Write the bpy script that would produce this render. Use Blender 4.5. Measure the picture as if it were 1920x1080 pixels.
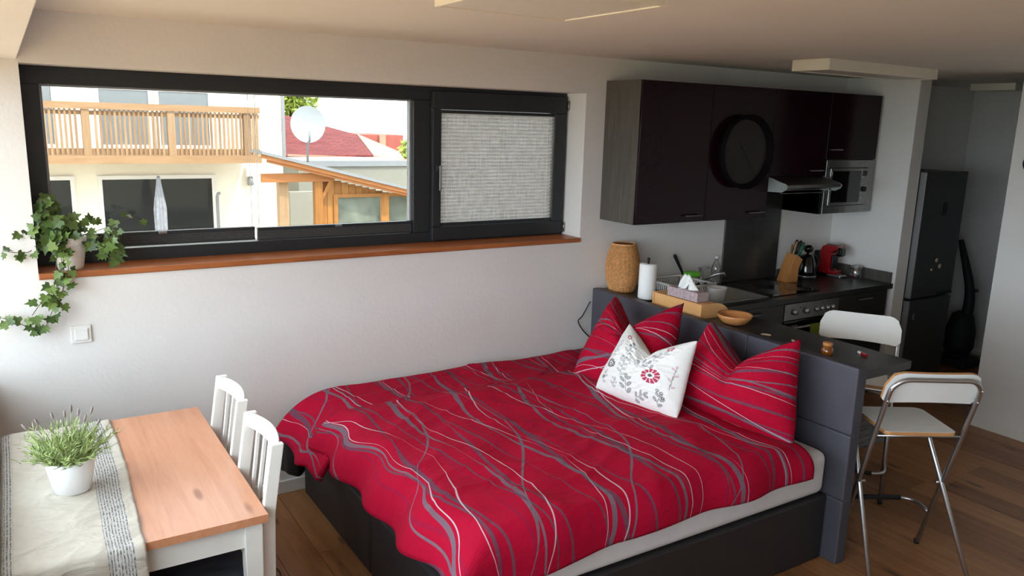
import bpy, bmesh, math, random
from mathutils import Vector, Matrix, noise as mnoise
import numpy as np

for o in list(bpy.data.objects): bpy.data.objects.remove(o, do_unlink=True)
sc = bpy.context.scene
COL = sc.collection
PI = math.pi
random.seed(7)

# ---------------------------------------------------------------- camera
F = 1483.0
CAM = np.array([0.0, -4.06, 2.042])
def cam_rows(yaw, pit, rol):
    fw = np.array([math.sin(yaw)*math.cos(pit), math.cos(yaw)*math.cos(pit), -math.sin(pit)])
    rt = np.array([math.cos(yaw), -math.sin(yaw), 0.0]); up = np.cross(rt, fw)
    r2 = math.cos(rol)*rt + math.sin(rol)*up; u2 = -math.sin(rol)*rt + math.cos(rol)*up
    return np.array([r2, -u2, fw])
ROWS = cam_rows(0.57013928, 0.20769925, 0.02888879)
def on(px, py, ax, val):
    """point where the photo pixel's ray meets the plane axis=val"""
    d = ROWS.T @ np.array([(px-960)/F, (py-540)/F, 1.0]); t = (val-CAM[ax])/d[ax]
    return Vector((CAM + t*d).tolist())
cd = bpy.data.cameras.new('camera'); cam = bpy.data.objects.new('camera', cd); COL.objects.link(cam)
cd.sensor_width = 36; cd.lens = 36*F/1920; cd.clip_start = 0.02; cd.clip_end = 300
mw = Matrix.Identity(4)
for i in range(3):
    mw[i][0] = ROWS[0][i]; mw[i][1] = -ROWS[1][i]; mw[i][2] = -ROWS[2][i]; mw[i][3] = CAM[i]
cam.matrix_world = mw
sc.camera = cam

# ---------------------------------------------------------------- sky, sun, exposure
SKY = 5.0
w = bpy.data.worlds.new('world'); sc.world = w; w.use_nodes = True
bg = w.node_tree.nodes['Background']; bg.inputs[0].default_value = (0.78, 0.89, 1.0, 1); bg.inputs[1].default_value = SKY
sd = bpy.data.lights.new('sun', 'SUN'); sd.energy = 5.0; sd.angle = 0.03; sd.color = (1.0, 0.93, 0.82)
sun = bpy.data.objects.new('sun', sd); COL.objects.link(sun)
sun.rotation_euler = Vector((-0.30, 0.62, -1.0)).to_track_quat('-Z', 'Y').to_euler()
def portal(loc, rot, sx, sy):
    l = bpy.data.lights.new('window_portal', 'AREA'); l.shape = 'RECTANGLE'; l.size = sx; l.size_y = sy
    l.cycles.is_portal = True
    o = bpy.data.objects.new('window_portal', l); COL.objects.link(o); o.location = loc; o.rotation_euler = rot
portal((-0.34, -2.47, 1.545), (0, -PI/2, 0), 1.4, 4.94)
portal((1.05, 0.33, 1.77), (-PI/2, 0, 0), 1.9, 0.8)
vs = sc.view_settings
vs.view_transform = 'Standard'; vs.look = 'None'; vs.gamma = 1; vs.use_curve_mapping = False
vs.exposure = 1.03

# ---------------------------------------------------------------- materials
def lin(c):
    return tuple(((x/255)/12.92 if x/255 <= 0.04045 else ((x/255+0.055)/1.055)**2.4) for x in c) + (1,)
class NT:
    def __init__(s, name):
        s.m = bpy.data.materials.new(name); s.m.use_nodes = True; s.t = s.m.node_tree
        s.b = s.t.nodes['Principled BSDF']; s.out = s.t.nodes['Material Output']
    def n(s, ty, **k):
        x = s.t.nodes.new(ty)
        for a, v in k.items(): setattr(x, a, v)
        return x
    def put(s, sock, v):
        if v is None: return
        if isinstance(v, bpy.types.NodeSocket): s.t.links.new(v, sock)
        else: sock.default_value = v
    def math(s, op, a, b=None, c=None):
        x = s.n('ShaderNodeMath', operation=op)
        for i, v in enumerate((a, b, c)): s.put(x.inputs[i], v)
        return x.outputs[0]
    def sep(s, v):
        x = s.n('ShaderNodeSeparateXYZ'); s.put(x.inputs[0], v); return x.outputs
    def comb(s, a, b, c=0.0):
        x = s.n('ShaderNodeCombineXYZ')
        for i, v in enumerate((a, b, c)): s.put(x.inputs[i], v)
        return x.outputs[0]
    def coord(s, k='Object'): return s.n('ShaderNodeTexCoord').outputs[k]
    def mapping(s, v, scale=(1, 1, 1), loc=(0, 0, 0), rot=(0, 0, 0)):
        x = s.n('ShaderNodeMapping'); s.put(x.inputs[0], v)
        x.inputs['Scale'].default_value = scale; x.inputs['Location'].default_value = loc; x.inputs['Rotation'].default_value = rot
        return x.outputs[0]
    def noise(s, v, scale=5, detail=3, rough=0.5, dist=0.0):
        x = s.n('ShaderNodeTexNoise'); s.put(x.inputs['Vector'], v)
        x.inputs['Scale'].default_value = scale; x.inputs['Detail'].default_value = detail
        x.inputs['Roughness'].default_value = rough; x.inputs['Distortion'].default_value = dist
        return x.outputs['Fac']
    def ramp(s, f, stops):
        x = s.n('ShaderNodeValToRGB'); s.put(x.inputs[0], f); e = x.color_ramp.elements
        while len(e) < len(stops): e.new(0.5)
        for el, (p, c) in zip(e, stops): el.position = p; el.color = c
        return x.outputs[0]
    def mix(s, f, a, b, mode='MIX'):
        x = s.n('ShaderNodeMix', data_type='RGBA', blend_type=mode)
        s.put(x.inputs[0], f); s.put(x.inputs[6], a); s.put(x.inputs[7], b); return x.outputs[2]
    def step(s, v, lo, hi):
        x = s.n('ShaderNodeMapRange', interpolation_type='SMOOTHSTEP'); s.put(x.inputs[0], v)
        s.put(x.inputs[1], lo); s.put(x.inputs[2], hi); return x.outputs[0]
    def bump(s, h, strength=0.2, dist=0.01):
        x = s.n('ShaderNodeBump'); s.put(x.inputs['Height'], h); x.inputs['Strength'].default_value = strength
        x.inputs['Distance'].default_value = dist; s.t.links.new(x.outputs[0], s.b.inputs['Normal'])
    def base(s, c): s.put(s.b.inputs['Base Color'], c)
    def set(s, **k):
        for a, v in k.items(): s.put(s.b.inputs[a.replace('_', ' ')], v)
        return s
    def rnd(s): return s.n('ShaderNodeObjectInfo').outputs['Random']

def M(name, c, rough=0.5, metal=0.0, var=0.06, scale=12, bump=0.0, bscale=80, coat=0.0, spec=None):
    s = NT(name); co = s.coord()
    c = lin(c)
    f = s.noise(co, scale, 3)
    d = tuple(max(0, x*(1-var)) for x in c[:3])+(1,); l = tuple(min(1, x*(1+var)) for x in c[:3])+(1,)
    s.base(s.ramp(f, [(0.3, d), (0.7, l)]))
    s.set(Roughness=rough, Metallic=metal)
    if coat: s.set(Coat_Weight=coat, Coat_Roughness=0.05)
    if spec is not None: s.b.inputs['Specular IOR Level'].default_value = spec
    if bump: s.bump(s.noise(co, bscale, 4), bump, 0.004)
    return s.m
def wood(name, stops, scale=(1, 1, 1), rough=0.45, rings=6, bump=0.15, rand=0.25, knots=0.0, knotcol=(90, 45, 20), spec=None, coat=0.0):
    """grain runs along the axis with the small scale value; every piece shifts its own grain and tone"""
    s = NT(name); co = s.coord(); r = s.rnd()
    off = s.n('ShaderNodeVectorMath', operation='ADD'); s.put(off.inputs[0], co)
    s.put(off.inputs[1], s.comb(s.math('MULTIPLY', r, 37.0), s.math('MULTIPLY', r, 91.0), s.math('MULTIPLY', r, 17.0)))
    v = s.mapping(off.outputs[0], scale)
    f = s.noise(v, rings, 5, 0.6, 0.6)
    f2 = s.noise(v, rings*6, 3, 0.6)
    g = s.math('ADD', s.math('MULTIPLY', f, 0.75), s.math('MULTIPLY', f2, 0.25))
    g = s.math('ADD', g, s.math('MULTIPLY', s.math('SUBTRACT', r, 0.5), rand))
    c = s.ramp(g, [(p, lin(q)) for p, q in stops])
    if knots:
        vo = s.n('ShaderNodeTexVoronoi'); s.put(vo.inputs['Vector'], s.mapping(off.outputs[0], (min(6.0, 1.2+scale[0]*0.55), min(6.0, 1.2+scale[1]*0.55), 0.01)))
        vo.inputs['Scale'].default_value = knots
        k = s.step(vo.outputs['Distance'], 0.17, 0.05)
        c = s.mix(s.math('MULTIPLY', k, 0.8), c, lin(knotcol))
    s.base(c); s.set(Roughness=rough)
    if coat: s.set(Coat_Weight=coat, Coat_Roughness=0.15)
    if spec is not None: s.b.inputs['Specular IOR Level'].default_value = spec
    if bump: s.bump(f2, bump, 0.002)
    return s.m

MT = {}
MT['wall'] = M('wall_plaster', (226, 223, 220), 0.85, var=0.02, scale=3, bump=0.25, bscale=60)
MT['ceil'] = M('ceiling_paint', (228, 222, 214), 0.9, var=0.02, scale=2, bump=0.1, bscale=90)
MT['white'] = M('white_lacquer', (232, 231, 228), 0.35, var=0.02)
MT['whitemat'] = M('white_matt_paint', (228, 226, 220), 0.6, var=0.02)
MT['anth'] = M('anthracite_frame', (34, 37, 41), 0.45, var=0.08)
MT['black'] = M('black_plastic', (14, 14, 15), 0.45)
MT['blackgloss'] = M('black_gloss', (9, 9, 10), 0.08, coat=0.5)
MT['rubber'] = M('black_rubber', (17, 17, 18), 0.7)
MT['chrome'] = M('chrome_tube', (196, 196, 198), 0.36, 1.0, var=0.03)
MT['sinksteel'] = M('sink_steel', (196, 196, 194), 0.42, 0.85, var=0.06, scale=30)
MT['steel'] = M('brushed_steel', (150, 150, 148), 0.32, 1.0, var=0.1, scale=30)
MT['oak'] = wood('oak_floor', [(0.25, (116, 76, 45)), (0.5, (146, 100, 62)), (0.75, (170, 122, 80))], (9, 0.7, 9), 0.40, 3.0, 0.12, 0.35, knots=1.3, knotcol=(60, 34, 18))
MT['floorbase'] = M('floor_joint_dark', (60, 40, 26), 0.9)
MT['sill'] = wood('sill_wood', [(0.25, (142, 78, 38)), (0.5, (172, 100, 52)), (0.8, (190, 118, 66))], (0.8, 9, 9), 0.4, 3)
MT['pine'] = wood('pine_tabletop', [(0.2, (182, 118, 82)), (0.5, (200, 138, 102)), (0.8, (212, 154, 120))], (9, 0.7, 9), 0.24, 2.2, 0.02, 0.07, knots=1.5, knotcol=(140, 78, 46))
MT['pineedge'] = wood('pine_edge', [(0.2, (150, 84, 40)), (0.8, (180, 108, 58))], (0.8, 0.8, 9), 0.4, 3)
MT['bamboo'] = wood('bamboo_board', [(0.2, (206, 146, 88)), (0.5, (224, 168, 108)), (0.8, (234, 184, 128))], (5, 0.9, 9), 0.4, 4, 0.08, 0.15)
MT['block'] = wood('beech_block', [(0.2, (176, 112, 58)), (0.8, (206, 146, 86))], (9, 9, 0.9), 0.4, 4, 0.1)
MT['spoon'] = wood('wooden_spoon', [(0.2, (186, 142, 96)), (0.8, (214, 176, 128))], (9, 9, 0.9), 0.5, 4, 0.1)
MT['bowlwood'] = wood('bowl_wood', [(0.2, (176, 112, 62)), (0.8, (216, 152, 96))], (4, 4, 9), 0.35, 5, 0.1)
MT['greywood'] = wood('grey_wood_laminate', [(0.2, (58, 54, 50)), (0.5, (82, 77, 71)), (0.8, (104, 98, 90))], (14, 14, 0.8), 0.5, 3, 0.05, 0.1)
MT['darkwood'] = wood('dark_worktop', [(0.2, (34, 32, 30)), (0.5, (46, 44, 42)), (0.8, (60, 57, 54))], (0.8, 12, 12), 0.3, 3, 0.04, 0.05)
MT['barwood'] = wood('dark_bar_laminate', [(0.2, (40, 38, 36)), (0.5, (52, 50, 47)), (0.8, (66, 63, 60))], (12, 0.8, 12), 0.32, 3, 0.04, 0.05)
MT['splash'] = wood('splashback_laminate', [(0.2, (44, 43, 42)), (0.5, (58, 57, 55)), (0.8, (72, 70, 68))], (0.8, 9, 14), 0.28, 3, 0.03, 0.05)
MT['plum'] = M('plum_gloss_front', (31, 8, 17), 0.16, var=0.05, spec=0.2)
MT['cabin'] = M('cabinet_carcass', (40, 38, 37), 0.6)
MT['fridge'] = M('dark_inox', (84, 84, 84), 0.42, 0.5, var=0.05)
MT['fridgeside'] = M('inox_edge', (150, 150, 150), 0.35, 0.8, var=0.04)
MT['leather'] = M('grey_leatherette', (70, 69, 78), 0.48, var=0.05, bump=0.15, bscale=350)
MT['basefab'] = M('black_leatherette', (36, 34, 36), 0.5, var=0.06, bump=0.15, bscale=350)
MT['sheet'] = M('white_bed_sheet', (214, 212, 214), 0.8, var=0.03, bump=0.2, bscale=60)
MT['ceramic'] = M('white_ceramic', (236, 236, 236), 0.25, var=0.01)
MT['potwhite'] = M('white_ribbed_pot', (226, 222, 216), 0.45, var=0.02)
MT['soil'] = M('potting_soil', (46, 32, 22), 0.95, var=0.3, scale=60, bump=0.6, bscale=90)
MT['paper'] = M('white_tissue', (240, 240, 238), 0.85, var=0.02, bump=0.2, bscale=50)
MT['redgloss'] = M('red_gloss', (150, 14, 22), 0.14, var=0.04, coat=0.5)
MT['navy'] = M('dark_cushion_fabric', (42, 46, 54), 0.85, var=0.12, bump=0.3, bscale=200)
MT['towel'] = M('green_towel', (104, 120, 30), 0.9, var=0.12, bump=0.4, bscale=200)
MT['greenplastic'] = M('lime_sponge', (110, 205, 50), 0.5, var=0.1)
MT['greenhandle'] = M('green_handle', (14, 84, 54), 0.35)
MT['plasticwhite'] = M('white_plastic', (226, 224, 220), 0.4, var=0.02)
MT['knife'] = M('knife_bolster', (190, 190, 190), 0.25, 1.0)
MT['ledwhite'] = M('lamp_housing', (226, 218, 204), 0.55, var=0.02)
MT['diff'] = M('lamp_diffuser', (222, 216, 206), 0.4, var=0.02)
MT['plywood'] = wood('birch_ply_edge', [(0.2, (176, 120, 70)), (0.8, (206, 152, 98))], (0.8, 0.8, 12), 0.45, 4, 0.05)
MT['pink'] = M('tissue_box_card', (176, 156, 160), 0.6, var=0.2, scale=60)
MT['clockface'] = M('clock_dial', (44, 37, 39), 0.7, var=0.03)
MT['clockrim'] = M('clock_rim', (16, 11, 13), 0.7, spec=0.1)
MT['screen'] = M('dark_display', (14, 16, 18), 0.1)
MT['whitehood'] = M('hood_end_cap', (150, 156, 154), 0.5)
MT['rug'] = None
def glassmat(name, tint=(1, 1, 1), refl=0.06):
    s = NT(name); s.t.nodes.remove(s.b)
    tr = s.n('ShaderNodeBsdfTransparent'); tr.inputs[0].default_value = tuple(tint)+(1,)
    gl = s.n('ShaderNodeBsdfGlossy'); gl.inputs['Roughness'].default_value = 0.02
    lw = s.n('ShaderNodeLayerWeight'); lw.inputs[0].default_value = 0.25
    f = s.math('ADD', s.math('MULTIPLY', lw.outputs['Fresnel'], 0.5), refl*0.3)
    mx = s.n('ShaderNodeMixShader'); s.put(mx.inputs[0], f)
    s.t.links.new(tr.outputs[0], mx.inputs[1]); s.t.links.new(gl.outputs[0], mx.inputs[2]); s.t.links.new(mx.outputs[0], s.out.inputs[0])
    return s.m
MT['pane'] = glassmat('view_dimming_glass', (0.60, 0.60, 0.58))  # tint added to dim the outdoor view to indoor brightness
MT['clear'] = glassmat('clear_glass', (0.97, 0.98, 0.97))
MT['jarglass'] = glassmat('jar_glass', (0.82, 0.85, 0.84), 0.6)
MT['petplastic'] = glassmat('clear_bottle_plastic', (0.86, 0.88, 0.88), 0.5)
def ambermat():
    s = NT('amber_glass'); s.base(lin((150, 84, 26))); s.set(Roughness=0.12, Transmission_Weight=0.35, Coat_Weight=0.5); return s.m
MT['amber'] = ambermat()

def beddingmat(name, red=(172, 10, 48), sc_=1.0):
    """crimson cloth printed with long wavy grey and silver lines; UV in metres, U across the lines, V along them"""
    s = NT(name); uv = s.coord('UV'); x, y, z = s.sep(uv)
    def layer(freq, amp, k, ph, tilt, width, seed, breakup=0.0):
        # every line of a layer gets its own swing: the phase of the wave depends slowly on x
        slow = s.noise(s.mapping(uv, (0.8, 0.22, 1), (seed*3.1, seed*1.7, 0)), 1.5, 1.0, 0.4)
        sn = s.math('SINE', s.math('ADD', s.math('MULTIPLY', y, k), s.math('ADD', s.math('MULTIPLY', x, 2.3), ph)))
        t = s.math('ADD', s.math('MULTIPLY', x, freq), s.math('MULTIPLY', sn, amp))
        t = s.math('ADD', t, s.math('MULTIPLY', y, tilt))
        t = s.math('ADD', t, s.math('MULTIPLY', slow, 0.40))
        fr = s.math('ABSOLUTE', s.math('SUBTRACT', s.math('FRACT', s.math('ADD', t, ph)), 0.5))
        wv = s.noise(s.mapping(uv, (1, 0.7, 1), (seed*5.3, seed, 0)), 2.4, 1)
        wd = s.math('MAXIMUM', s.math('MULTIPLY', s.math('MULTIPLY', s.math('SUBTRACT', wv, breakup), width*freq), 2.2), 0.0003)
        return s.step(fr, wd, s.math('MULTIPLY', wd, 0.72))
    c = s.mix(s.noise(uv, 3, 2), lin(tuple(int(q*0.93) for q in red)), lin(red))
    tone = lin((150, 20, 56)); dark = lin((98, 66, 82)); grey = lin((108, 98, 110)); silv = lin((196, 178, 190))
    for i, (fq, am, k, ph, ti, wd, colr, br) in enumerate([
            (7.5, 0.16, 1.8, 2.2, 0.05, 0.013, tone, 0.30), (3.6, 0.16, 3.2, 0.3, 0.10, 0.016, dark, 0.23), (3.1, 0.20, 4.0, 1.7, -0.20, 0.017, grey, 0.22),
            (4.2, 0.14, 2.6, 4.0, 0.24, 0.010, dark, 0.23), (2.3, 0.26, 3.4, 5.2, -0.50, 0.007, grey, 0.16), (3.1, 0.20, 4.0, 1.84, -0.20, 0.006, silv, 0.35),
            (2.2, 0.20, 3.8, 3.3, 0.16, 0.005, silv, 0.32)]):
        c = s.mix(s.math('MULTIPLY', layer(fq*sc_, am, k, ph, ti, wd/sc_, i+1, br), 0.88), c, colr)
    s.base(c); s.set(Roughness=0.85); s.b.inputs['Specular IOR Level'].default_value = 0.12
    s.b.inputs['Sheen Weight'].default_value = 0.0
    wrk = s.noise(s.mapping(uv, (5, 11, 1)), 1.6, 4, 0.55, 1.5)
    s.bump(s.math('ADD', s.math('MULTIPLY', wrk, 1.0), s.math('MULTIPLY', s.noise(uv, 140, 3), 0.06)), 0.55, 0.012)
    return s.m
MT['bedding'] = beddingmat('crimson_bedding')
MT['beddingp'] = beddingmat('crimson_pillowcase', (174, 10, 46), 1.35)

def runnermat():
    s = NT('linen_runner'); uv = s.coord('UV'); x, y, z = s.sep(uv)
    lin_ = s.mix(s.noise(uv, 30, 4), lin((186, 178, 165)), lin((202, 195, 183)))
    wv = s.math('MULTIPLY', s.math('SINE', s.math('MULTIPLY', y, 900.0)), 0.5)
    band = s.math('MULTIPLY', s.step(s.math('ABSOLUTE', s.math('SUBTRACT', s.math('ABSOLUTE', s.math('SUBTRACT', x, 0.185)), 0.128)), 0.040, 0.036), 1.0)
    lines = s.step(s.math('SINE', s.math('MULTIPLY', x, 700.0)), -0.3, 0.3)
    nz = s.step(s.noise(s.mapping(uv, (300, 90, 1)), 1.0, 2), 0.35, 0.6)
    gr = s.mix(s.math('MULTIPLY', lines, nz), lin((190, 186, 180)), lin((92, 93, 98)))
    s.base(s.mix(band, lin_, gr)); s.set(Roughness=0.9)
    s.bump(s.math('ADD', s.math('MULTIPLY', s.noise(s.mapping(uv, (1, 1.8, 1)), 6, 3, 0.5, 1.2), 6.0), s.math('MULTIPLY', s.noise(uv, 300, 2), 0.35)), 0.6, 0.005); return s.m
MT['runner'] = runnermat()
def blindmat():
    s = NT('pleated_blind_fabric'); co = s.coord(); x, y, z = s.sep(co)
    a = s.noise(s.mapping(co, (14, 1, 130)), 1.0, 3, 0.6); b = s.noise(s.mapping(co, (140, 1, 9)), 1.0, 3, 0.6)
    g = s.math('MULTIPLY', s.math('ADD', a, b), 0.5)
    c = s.ramp(g, [(0.34, lin((164, 161, 160))), (0.62, lin((212, 210, 209)))])
    s.t.nodes.remove(s.b)
    d = s.n('ShaderNodeBsdfDiffuse'); s.put(d.inputs[0], c)
    t = s.n('ShaderNodeBsdfTranslucent'); s.put(t.inputs[0], c)
    m1 = s.n('ShaderNodeMixShader'); m1.inputs[0].default_value = 0.42
    s.t.links.new(d.outputs[0], m1.inputs[1]); s.t.links.new(t.outputs[0], m1.inputs[2]); s.t.links.new(m1.outputs[0], s.out.inputs[0])
    return s.m
MT['blind'] = blindmat()
MT['blindfold'] = M('folded_blind_fabric', (70, 68, 68), 0.85, var=0.2, scale=90)
def rugmat():
    s = NT('striped_rug'); x, y, z = s.sep(s.coord())
    f = s.noise(s.comb(s.math('MULTIPLY', y, 40.0), s.math('MULTIPLY', x, 2.0)), 1.0, 2)
    s.base(s.ramp(f, [(0.35, lin((84, 90, 100))), (0.5, lin((150, 150, 150))), (0.65, lin((88, 92, 100)))])); s.set(Roughness=0.95)
    return s.m
MT['rug'] = rugmat()
def leafmat(name, a, b, vein=True):
    s = NT(name); r = s.rnd(); c = s.mix(r, lin(a), lin(b)); s.base(s.mix(s.noise(s.coord(), 60, 2), c, lin(a)))
    s.set(Roughness=0.45); s.b.inputs['Subsurface Weight'].default_value = 0.0
    s.b.inputs['Transmission Weight'].default_value = 0.0
    return s.m
MT['ivy'] = leafmat('ivy_leaf', (54, 78, 32), (134, 158, 76))
MT['stem'] = M('ivy_stem', (74, 58, 32), 0.7)
MT['lav'] = M('lavender_leaf', (146, 162, 98), 0.6, var=0.45, scale=45)
MT['lavflower'] = M('lavender_bud', (138, 124, 124), 0.8, var=0.25, scale=60)
# outside
MT['render'] = M('house_render', (244, 238, 222), 0.9, var=0.02, scale=2)
MT['larch'] = wood('larch_boards', [(0.2, (128, 98, 70)), (0.5, (156, 124, 92)), (0.8, (178, 148, 116))], (9, 9, 0.7), 0.7, 3, 0.1, 0.35)
MT['larchh'] = wood('larch_beam', [(0.2, (126, 94, 64)), (0.5, (156, 120, 86)), (0.8, (176, 142, 108))], (0.7, 9, 9), 0.7, 3, 0.1, 0.2)
MT['shed'] = wood('oiled_shed_boards', [(0.2, (140, 88, 36)), (0.5, (168, 112, 52)), (0.8, (188, 134, 72))], (9, 9, 0.7), 0.6, 3, 0.1, 0.3)
MT['shedh'] = wood('oiled_fascia', [(0.2, (150, 88, 42)), (0.8, (188, 126, 72))], (0.7, 9, 9), 0.6, 3, 0.1, 0.15)
MT['zinc'] = M('zinc_sheet', (150, 152, 156), 0.5, 0.3)
MT['greywall'] = M('grey_render', (148, 146, 136), 0.9)
MT['darkglass'] = M('house_window_glass', (40, 42, 44), 0.05)
MT['paleglass'] = M('painted_sky_glass', (132, 138, 142), 0.1)  # reflected sky painted into the panes as pale grey
MT['shedglass'] = M('shed_window_glass', (110, 116, 108), 0.06, var=0.5, scale=3)
MT['dish'] = M('dish_paint', (164, 168, 172), 0.5, var=0.02)
MT['parasolcloth'] = M('parasol_cloth', (150, 152, 162), 0.8, var=0.25, scale=20)
def shingle():
    s = NT('red_shingles'); br = s.n('ShaderNodeTexBrick'); s.put(br.inputs[0], s.mapping(s.coord('UV'), (1, 1, 1)))
    br.inputs['Color1'].default_value = lin((112, 44, 44)); br.inputs['Color2'].default_value = lin((132, 58, 56)); br.inputs['Mortar'].default_value = lin((70, 26, 28))
    br.inputs['Scale'].default_value = 4; br.inputs['Mortar Size'].default_value = 0.02
    s.base(br.outputs[0]); s.set(Roughness=0.85); return s.m
MT['shingle'] = shingle()
MT['paletile'] = M('sunlit_pale_tiles', (206, 150, 128), 0.85, var=0.1, scale=4)  # sunlight on the hip face is painted in as a paler tile colour
MT['brickred'] = M('red_cladding', (176, 96, 86), 0.85, var=0.15, scale=3)
MT['bounce_deck'] = M('warm_bounce_stone', (196, 160, 118), 0.85, var=0.06, scale=4)  # warm colour for the added deck that bounces light to the ceiling
MT['grass'] = M('dry_lawn', (112, 106, 78), 0.95, var=0.2, scale=2)
MT['bounce_slab'] = M('pale_bounce_slab', (206, 198, 178), 0.95, var=0.08, scale=2)  # pale colour for the added slab that lifts light onto the house
MT['leaf_out'] = leafmat('tree_leaf', (150, 168, 60), (196, 206, 100))
MT['bark'] = M('bark', (82, 64, 48), 0.9)

# ---------------------------------------------------------------- mesh helpers
WL = {}
class MB:
    def __init__(s): s.v = []; s.f = []; s.sm = []; s.uv = {}
    def add(s, vs, fs, smooth=False):
        k = len(s.v); s.v += [tuple(p) for p in vs]
        for f in fs: s.f.append(tuple(i+k for i in f)); s.sm.append(smooth)
        return s
    def box(s, x0, x1, y0, y1, z0, z1):
        x0, x1 = min(x0, x1), max(x0, x1); y0, y1 = min(y0, y1), max(y0, y1); z0, z1 = min(z0, z1), max(z0, z1)
        return s.add([(x0, y0, z0), (x1, y0, z0), (x1, y1, z0), (x0, y1, z0), (x0, y0, z1), (x1, y0, z1), (x1, y1, z1), (x0, y1, z1)],
              [(0, 3, 2, 1), (4, 5, 6, 7), (0, 1, 5, 4), (1, 2, 6, 5), (2, 3, 7, 6), (3, 0, 4, 7)])
    def rbox(s, x0, x1, y0, y1, z0, z1, r=0.01, seg=2):
        bm = bmesh.new(); bmesh.ops.create_cube(bm, size=1)
        for v in bm.verts: v.co = Vector(((x0+x1)/2+v.co.x*abs(x1-x0), (y0+y1)/2+v.co.y*abs(y1-y0), (z0+z1)/2+v.co.z*abs(z1-z0)))
        bmesh.ops.bevel(bm, geom=list(bm.edges), offset=r, segments=seg, profile=0.5, affect='EDGES')
        bm.verts.index_update()
        s.add([v.co[:] for v in bm.verts], [[v.index for v in f.verts] for f in bm.faces], False); bm.free(); return s
    def tube(s, pts, r, n=8, closed=False, caps=True):
        pts = [Vector(p) for p in pts]; m = len(pts); rs = r if isinstance(r, (list, tuple)) else [r]*m
        k = len(s.v); ref = None; vs = []
        for i, p in enumerate(pts):
            if closed: t = pts[(i+1) % m]-pts[i-1]
            else: t = pts[min(i+1, m-1)]-pts[max(i-1, 0)]
            if t.length < 1e-9: t = Vector((0, 0, 1))
            t.normalize()
            if ref is None:
                ref = Vector((0, 0, 1)) if abs(t.z) < 0.9 else Vector((1, 0, 0))
            a = ref - t*ref.dot(t)
            if a.length < 1e-6: a = t.orthogonal()
            a.normalize(); ref = a; b = t.cross(a)
            for j in range(n):
                q = 2*PI*j/n; vs.append(p+(a*math.cos(q)+b*math.sin(q))*rs[i])
        fs = []
        for i in range(m if closed else m-1):
            i2 = (i+1) % m
            for j in range(n):
                j2 = (j+1) % n; fs.append((i*n+j, i*n+j2, i2*n+j2, i2*n+j))
        s.add(vs, fs, True)
        if caps and not closed:
            s.f.append(tuple(k+j for j in reversed(range(n)))); s.sm.append(False)
            s.f.append(tuple(k+(m-1)*n+j for j in range(n))); s.sm.append(False)
        return s
    def lathe(s, prof, n=24, c=(0, 0, 0), smooth=True, axis='z'):
        vs = []; fs = []
        for (r, z) in prof:
            for j in range(n):
                q = 2*PI*j/n; a, b = r*math.cos(q), r*math.sin(q)
                p = (a, b, z) if axis == 'z' else ((z, a, b) if axis == 'x' else (b, z, a))
                vs.append((c[0]+p[0], c[1]+p[1], c[2]+p[2]))
        for i in range(len(prof)-1):
            for j in range(n):
                j2 = (j+1) % n; fs.append((i*n+j, i*n+j2, (i+1)*n+j2, (i+1)*n+j))
        s.add(vs, fs, smooth); k = len(s.v)-len(vs)
        if prof[0][0] > 1e-6: s.f.append(tuple(k+j for j in reversed(range(n)))); s.sm.append(False)
        if prof[-1][0] > 1e-6: s.f.append(tuple(k+(len(prof)-1)*n+j for j in range(n))); s.sm.append(False)
        return s
    def prism(s, poly, a0, a1, axis='y', smooth=False):
        """poly of (u,w) extruded along axis: y -> (u,a,w), x -> (a,u,w), z -> (u,w,a)"""
        m = len(poly)
        def P(u, w_, a): return (u, a, w_) if axis == 'y' else ((a, u, w_) if axis == 'x' else (u, w_, a))
        vs = [P(u, w_, a0) for u, w_ in poly]+[P(u, w_, a1) for u, w_ in poly]
        k = len(s.v); s.add(vs, [(i, (i+1) % m, m+(i+1) % m, m+i) for i in range(m)], smooth)
        s.f.append(tuple(k+i for i in reversed(range(m)))); s.sm.append(False)
        s.f.append(tuple(k+m+i for i in range(m))); s.sm.append(False); return s
    def hull(s, pts, thick):
        """flat polygon in space given a thickness vector"""
        m = len(pts); t = Vector(thick); pts = [Vector(p) for p in pts]
        k = len(s.v); s.add([p for p in pts]+[p+t for p in pts], [(i, (i+1) % m, m+(i+1) % m, m+i) for i in range(m)])
        s.f.append(tuple(k+i for i in reversed(range(m)))); s.sm.append(False)
        s.f.append(tuple(k+m+i for i in range(m))); s.sm.append(False); return s
    def grid(s, fn, nu, nv, uvfn=None, smooth=True):
        k = len(s.v); vs = []
        for i in range(nu+1):
            for j in range(nv+1):
                a, b = i/nu, j/nv; vs.append(fn(a, b))
                if uvfn: s.uv[k+len(vs)-1] = uvfn(a, b)
        fs = [(i*(nv+1)+j, (i+1)*(nv+1)+j, (i+1)*(nv+1)+j+1, i*(nv+1)+j+1) for i in range(nu) for j in range(nv)]
        return s.add(vs, fs, smooth)
    def mesh(s, name, mat, off=Vector((0, 0, 0))):
        me = bpy.data.meshes.new(name)
        me.from_pydata([(p[0]-off[0], p[1]-off[1], p[2]-off[2]) for p in s.v], [], s.f)
        me.polygons.foreach_set('use_smooth', s.sm)
        if s.uv:
            ul = me.uv_layers.new(name='UVMap')
            for l in me.loops: ul.data[l.index].uv = s.uv.get(l.vertex_index, (0, 0))
        if mat is not None: me.materials.append(MT[mat] if isinstance(mat, str) else mat)
        me.update(); return me
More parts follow.
